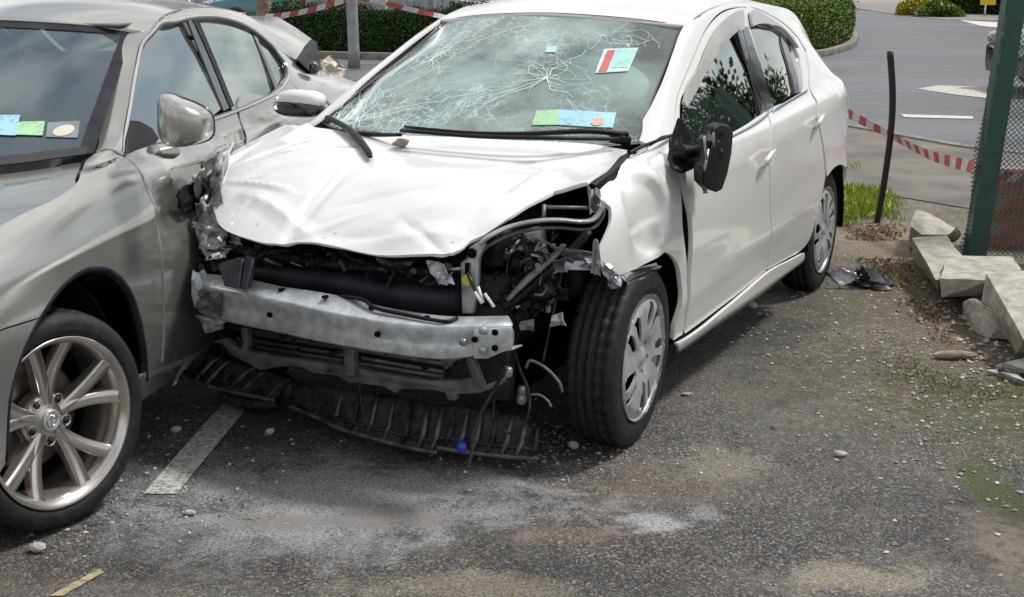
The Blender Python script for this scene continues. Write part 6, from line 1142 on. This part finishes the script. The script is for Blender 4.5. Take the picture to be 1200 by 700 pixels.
# tree trunk with limbs and crown (above the frame)
def tree(name,loc,h,r,crown,nleaf,label,seed,mat='tree',bark='bark',ls=.16,lean=0):
    t=empty(name,loc,label=label,cat='tree'); rr=random.Random(seed)
    P=curve([(0,0,-.05),(lean*.3,0,h*.25),(lean*.6,.05,h*.5),(lean,0,h*.75)],5); V,Fc=tubegeo(P,np.linspace(r*1.15,r*.55,len(P)),14); mesh('trunk',V,Fc,bark,t)
    cl=[]
    for k in range(9):
        a=rr.uniform(0,6.28); z0=h*rr.uniform(.45,.75); L_=crown*rr.uniform(.5,.95); e=(lean+L_*math.cos(a),L_*math.sin(a),z0+L_*rr.uniform(.35,.9))
        V,Fc=tubegeo(curve([(lean*.8,0,z0),(lean+e[0]*.45,e[1]*.45,z0+(e[2]-z0)*.6),e],5),np.linspace(r*.38,r*.07,11),7); mesh('limb',V,Fc,bark,t); cl.append(e)
    cl+=[(lean+rr.gauss(0,crown*.35),rr.gauss(0,crown*.35),h*rr.uniform(.75,1.05)) for _ in range(16)]+([(rr.gauss(0,crown*.5),rr.gauss(0,crown*.4),h*rr.uniform(.12,.6)) for _ in range(14)] if name=='verge_tree' else [])
    r_=np.random.default_rng(seed); P=np.concatenate([np.array(c)+r_.normal(size=(nleaf//len(cl),3))*[crown*.20,crown*.20,crown*.14] for c in cl]); leaves('crown',P,ls,mat,t,seed); return t
tree('street_tree',(-4.724,26.211,0),6,.135,2.2,7000,'pale barked tree trunk behind the silver saloon roof',3)
VL=['dark leafy tree beyond the right edge, mirrored in the car windows']*7
for i,(x,y,h) in enumerate(((15,16,4.5),(18.5,22,5.2),(23,29,5.9),(30,38,6.8),(14,11,4.2),(14,6.5,4.0),(28,26,5.8),(17,19,4.6),(20.5,25.5,5.2))): tree('verge_tree',(x,y,0),h,.16,2.9,8000,'dark leafy tree beyond the right edge, mirrored in the car windows',20+i,ls=.30)
for o in bpy.data.objects:
    if o.name.startswith('verge_tree'): o['group']='trees mirrored in the windows'
# hedges
def hedge(name,base,h,depth,n,mat,label,size=.055,seed=0,bulge=.08):
    """base: polyline of the front foot"""
    b=np.array([p[:2] for p in base]); t=empty(name,(b[0][0],b[0][1],0),label=label,cat='hedge'); r=np.random.default_rng(seed); seg=np.linalg.norm(np.diff(b,axis=0),axis=1); cum=np.r_[0,np.cumsum(seg)]; L_=cum[-1]
    d=(b[-1]-b[0])/np.linalg.norm(b[-1]-b[0]); nr=np.array([-d[1],d[0]]); 
    if nr[1]<0: nr=-nr
    s=r.uniform(0,L_,n); px=np.c_[np.interp(s,cum,b[:,0]),np.interp(s,cum,b[:,1])]; side=r.random(n); 
    dep=np.where(side<.62,np.abs(r.normal(0,.05,n)),r.uniform(0,depth,n)); z=np.where(side<.62,r.uniform(.05,h,n),h-np.abs(r.normal(0,.04,n)))
    wob=.06*np.sin(s*2.1)+.05*np.sin(s*5.3+1)+.04*np.sin(s*13.1)+np.abs(r.normal(0,.05,n))*(r.random(n)<.15); z=np.where(side<.62,z,z+wob); P=np.c_[px+nr*dep[:,None]-nr*(bulge*np.sin(np.clip(z/h,0,1)*3.1))[:,None],z]-[b[0][0],b[0][1],0]
    k=int(n*.12)
    for e,s0 in ((b[0],0),(b[-1],L_)):
        q=np.c_[np.full(k,e[0]),np.full(k,e[1])]+nr*r.uniform(0,depth,(k,1)); P=np.r_[P,np.c_[q+r.normal(0,.05,(k,2)),r.uniform(.05,h,k)]-[b[0][0],b[0][1],0]]
    leaves('foliage',P,size,mat,t,seed)
    core=[(x+nr[0]*.14,y+nr[1]*.14) for x,y in b]+[(x+nr[0]*(depth-.1),y+nr[1]*(depth-.1)) for x,y in b[::-1]]
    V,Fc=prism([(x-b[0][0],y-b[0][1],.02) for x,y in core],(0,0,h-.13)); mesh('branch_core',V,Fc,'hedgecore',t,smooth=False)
    return t
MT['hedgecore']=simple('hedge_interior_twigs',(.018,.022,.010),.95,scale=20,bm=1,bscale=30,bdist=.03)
hedge('hedge',[(-4.43,25.175,0),(-3.097,24.767,0),(-1.836,24.371,0),(-0.018,24.025,0)],.80,1.1,26000,'hedge_dark','long dark green hedge between the two cars, behind the grey pole',seed=1)
hedge('hedge',[(4.293,24.777,0),(5.571,25.864,0),(6.213,26.995,0),(7.333,29.893,0)],.92,2.2,26000,'hedge','bright green clipped hedge beside the road, above the white car',seed=2)
for lab,base in (('kerb',[(-4.223,23.98,0),(-1.753,23.248,0),(-0.017,22.933,0)]),('kerb',[(4.058,23.399,0),(5.315,24.372,0),(6,25.635,0),(6.764,27.614,0),(7.323,29.551,0),(8.21,33.431,0)])):
    kk=empty('hedge_kerb',kind='structure'); b=resample(np.array([p[:2] for p in base]),.9,False)
    for i in range(len(b)-1):
        t=b[i+1]-b[i]; mesh('kerb_stone',*boxgeo(((b[i][0]+b[i+1][0])/2,(b[i][1]+b[i+1][1])/2,.055),(np.linalg.norm(t)-.015,.14,.13),rotm('Z',math.atan2(t[1],t[0]))),'kerb',kk,bevel=.01)
def shrub(name,c,s,n,mat,label,seed,size=.12,cat='shrub'):
    r=np.random.default_rng(seed); d=r.normal(size=(n,3)); d[:,2]=np.abs(d[:,2]); d/=np.linalg.norm(d,axis=1,keepdims=True); rad=(r.random((n,1))**.25)*(1+.22*vnoise(d,4,seed)[:,None]); t=empty(name,c,label=label,cat=cat)
    leaves('foliage',d*rad*np.array(s),size,mat,t,seed)
    for k in range(4):
        a=k*1.6; V,Fc=tubegeo([np.array((0,0,0)),np.array((s[0]*.3*math.cos(a),s[1]*.3*math.sin(a),s[2]*.6))],.03,6); mesh('stem',V,Fc,'bark',t)
    return t
shrub('flowering_shrub',(13.832,47.233,0),(.75,.8,.75),5000,'yshrub','yellow leaved shrub at the far corner of the road',1); shrub('low_shrub',(14.044,45.636,0),(.75,.8,.55),4000,'hedge','mid green shrub right of the yellow shrub',2)
for i,(pp,sx1,h1) in enumerate((((16.3,51.17,0),1.6,2.2),((17.019,50.304,0),1.5,2.4),((17.476,48.541,0),1.8,2.6),((18.232,47.771,0),1.8,2.4))): shrub('dark_shrub',pp,(sx1,1.2,h1),6000,'hedge_dark',['dark shrub left of the yellow sign','dark shrub right behind the yellow sign','dark shrub at the top right corner','dark shrub beyond the right edge of the picture'][i],5+i,.16)
sg=empty('yellow_sign',(15.356,45.018,0),label='small yellow sign on a white post before dark shrubs',cat='sign'); s0=np.array((15.356,45.018,0)); d0=s0[1]
q=[np.array((15.513,46,0.382)),np.array((16.023,46,0.384)),np.array((15.993,46,0.716)),np.array((15.484,46,0.714))]
sg.location=tuple((15.71,46,0.078)[:2])+(0,)
rel(mesh('sign_board',*prism(q,(0,.02,0)),'sign',sg,smooth=False),sg); pz=np.array((15.673,45.97,0.383)); V,Fc=tubegeo([np.array((pz[0],pz[1],0)),pz],.03,8); rel(mesh('sign_post',V,Fc,'signpost',sg),sg)
# parked cars beyond the hedge
MT['navy']=paint('navy_paint',(.012,.018,.08),(.05,.05,.06),.2,.3,1,.1); MT['teal']=paint('teal_paint',(.05,.20,.22),(.1,.12,.12),.3,.3,1,.1); MT['grey']=paint('grey_paint',(.20,.22,.24),(.15,.15,.14),.4,.3,1,.1); MT['darkcar']=paint('charcoal_paint',(.03,.035,.04),(.08,.08,.08),.3,.3,1,.1)
def parked(loc,ang,mat,label,L_=4.2,group='cars parked beyond the hedge'):
    t=empty('parked_car',loc,ang,label=label,cat='car',group=group)
    xs=[-.5,-.49,-.44,-.30,-.20,-.02,.20,.34,.44,.49,.5]; zt=[.45,.62,.78,.90,.97,1.40,1.45,1.36,1.05,.9,.5]; hw=[.70,.80,.86,.88,.88,.88,.88,.87,.86,.80,.72]; rows=[]
    for x,z,w in zip(xs,zt,hw):
        wt=w*.74 if z>1.1 else w*.86; zb=min(z,.92)
        half=[(w*.92,.24),(w,.36),(w*1.0,.60),(w*.97,min(.86,zb)),(wt+(w-wt)*.25 if z>1.1 else wt,z-.05 if z<1.1 else z-.10),(wt*.8,z-.01),(0,z+.015)]
        rows.append([(x*L_,y,zz) for y,zz in half]+[(x*L_,-y,zz) for y,zz in half[::-1][1:]])
    V,Fc=grid_surf(rows); n_=13; Fc+=[tuple(range(n_)),tuple(len(rows)*n_-1-i for i in range(n_))]; o=mesh('body',V,Fc,mat,t); s_=o.modifiers.new('sub','SUBSURF'); s_.levels=2; s_.render_levels=2
    for y in (.80,-.80):
        mesh('side_window',*prism([(-.16*L_,y*1.0,.95),(-.03*L_,y*.86,1.30),(.20*L_,y*.84,1.36),(.33*L_,y*.86,1.25),(.38*L_,y*1.0,.97)],(0,.03 if y>0 else -.03,0)),'gloss',t,smooth=False)
        for x in (-.31,.31):
            V,Fc=lathe([(-.10,.20),(-.10,.31),(.10,.31),(.105,.20),(.08,.19),(.07,0)],28); V=V*[1,1 if y>0 else -1,1]; mesh('wheel',V+[x*L_,y*1.02,.31],Fc,['rubber'],t)
            V,Fc=lathe([(.10,.20),(.085,.19),(.09,.05),(.10,0)],18); V=V*[1,1 if y>0 else -1,1]; mesh('wheel_rim',V+[x*L_,y*1.025,.31],Fc,'cover',t)
        V,Fc=ell((-.475*L_,y*.80,.66),(.10,.16,.09)); mesh('headlight',V,Fc,'clear',t); V,Fc=ell((.485*L_,y*.85,.80),(.06,.12,.10)); mesh('tail_light',V,Fc,'red',t)
    mesh('windscreen',*prism([(-.185*L_,.66,1.01),(-.185*L_,-.66,1.01),(-.05*L_,-.55,1.36),(-.05*L_,.55,1.36)],(-.03,0,.03)),'gloss',t,smooth=False); mesh('number_plate',*boxgeo((-.506*L_,0,.42),(.02,.5,.11)),'twhite',t,smooth=False)
    return t
parked((-8.232,35.643,0),R(80),'navy','navy blue parked car beyond the silver saloon roof'); parked((-5.252,33.095,0),R(8),'teal','teal parked car left of the grey pole beyond the hedge'); parked((-2.801,32.46,0),R(185),'grey','grey parked car right of the grey pole beyond the hedge')
parked((-0.904,35.351,0),R(95),'darkcar','charcoal parked car above the cracked windscreen'); 
x_=(5.92,17.174,0); parked((x_[0]+2.5,x_[1]+.5,0),R(2),'darkcar','dark car nosing in behind the green fence post',4.2,None)
parked((6.437,36.051,0),R(10),'grey','pale grey parked car behind the bright hedge')
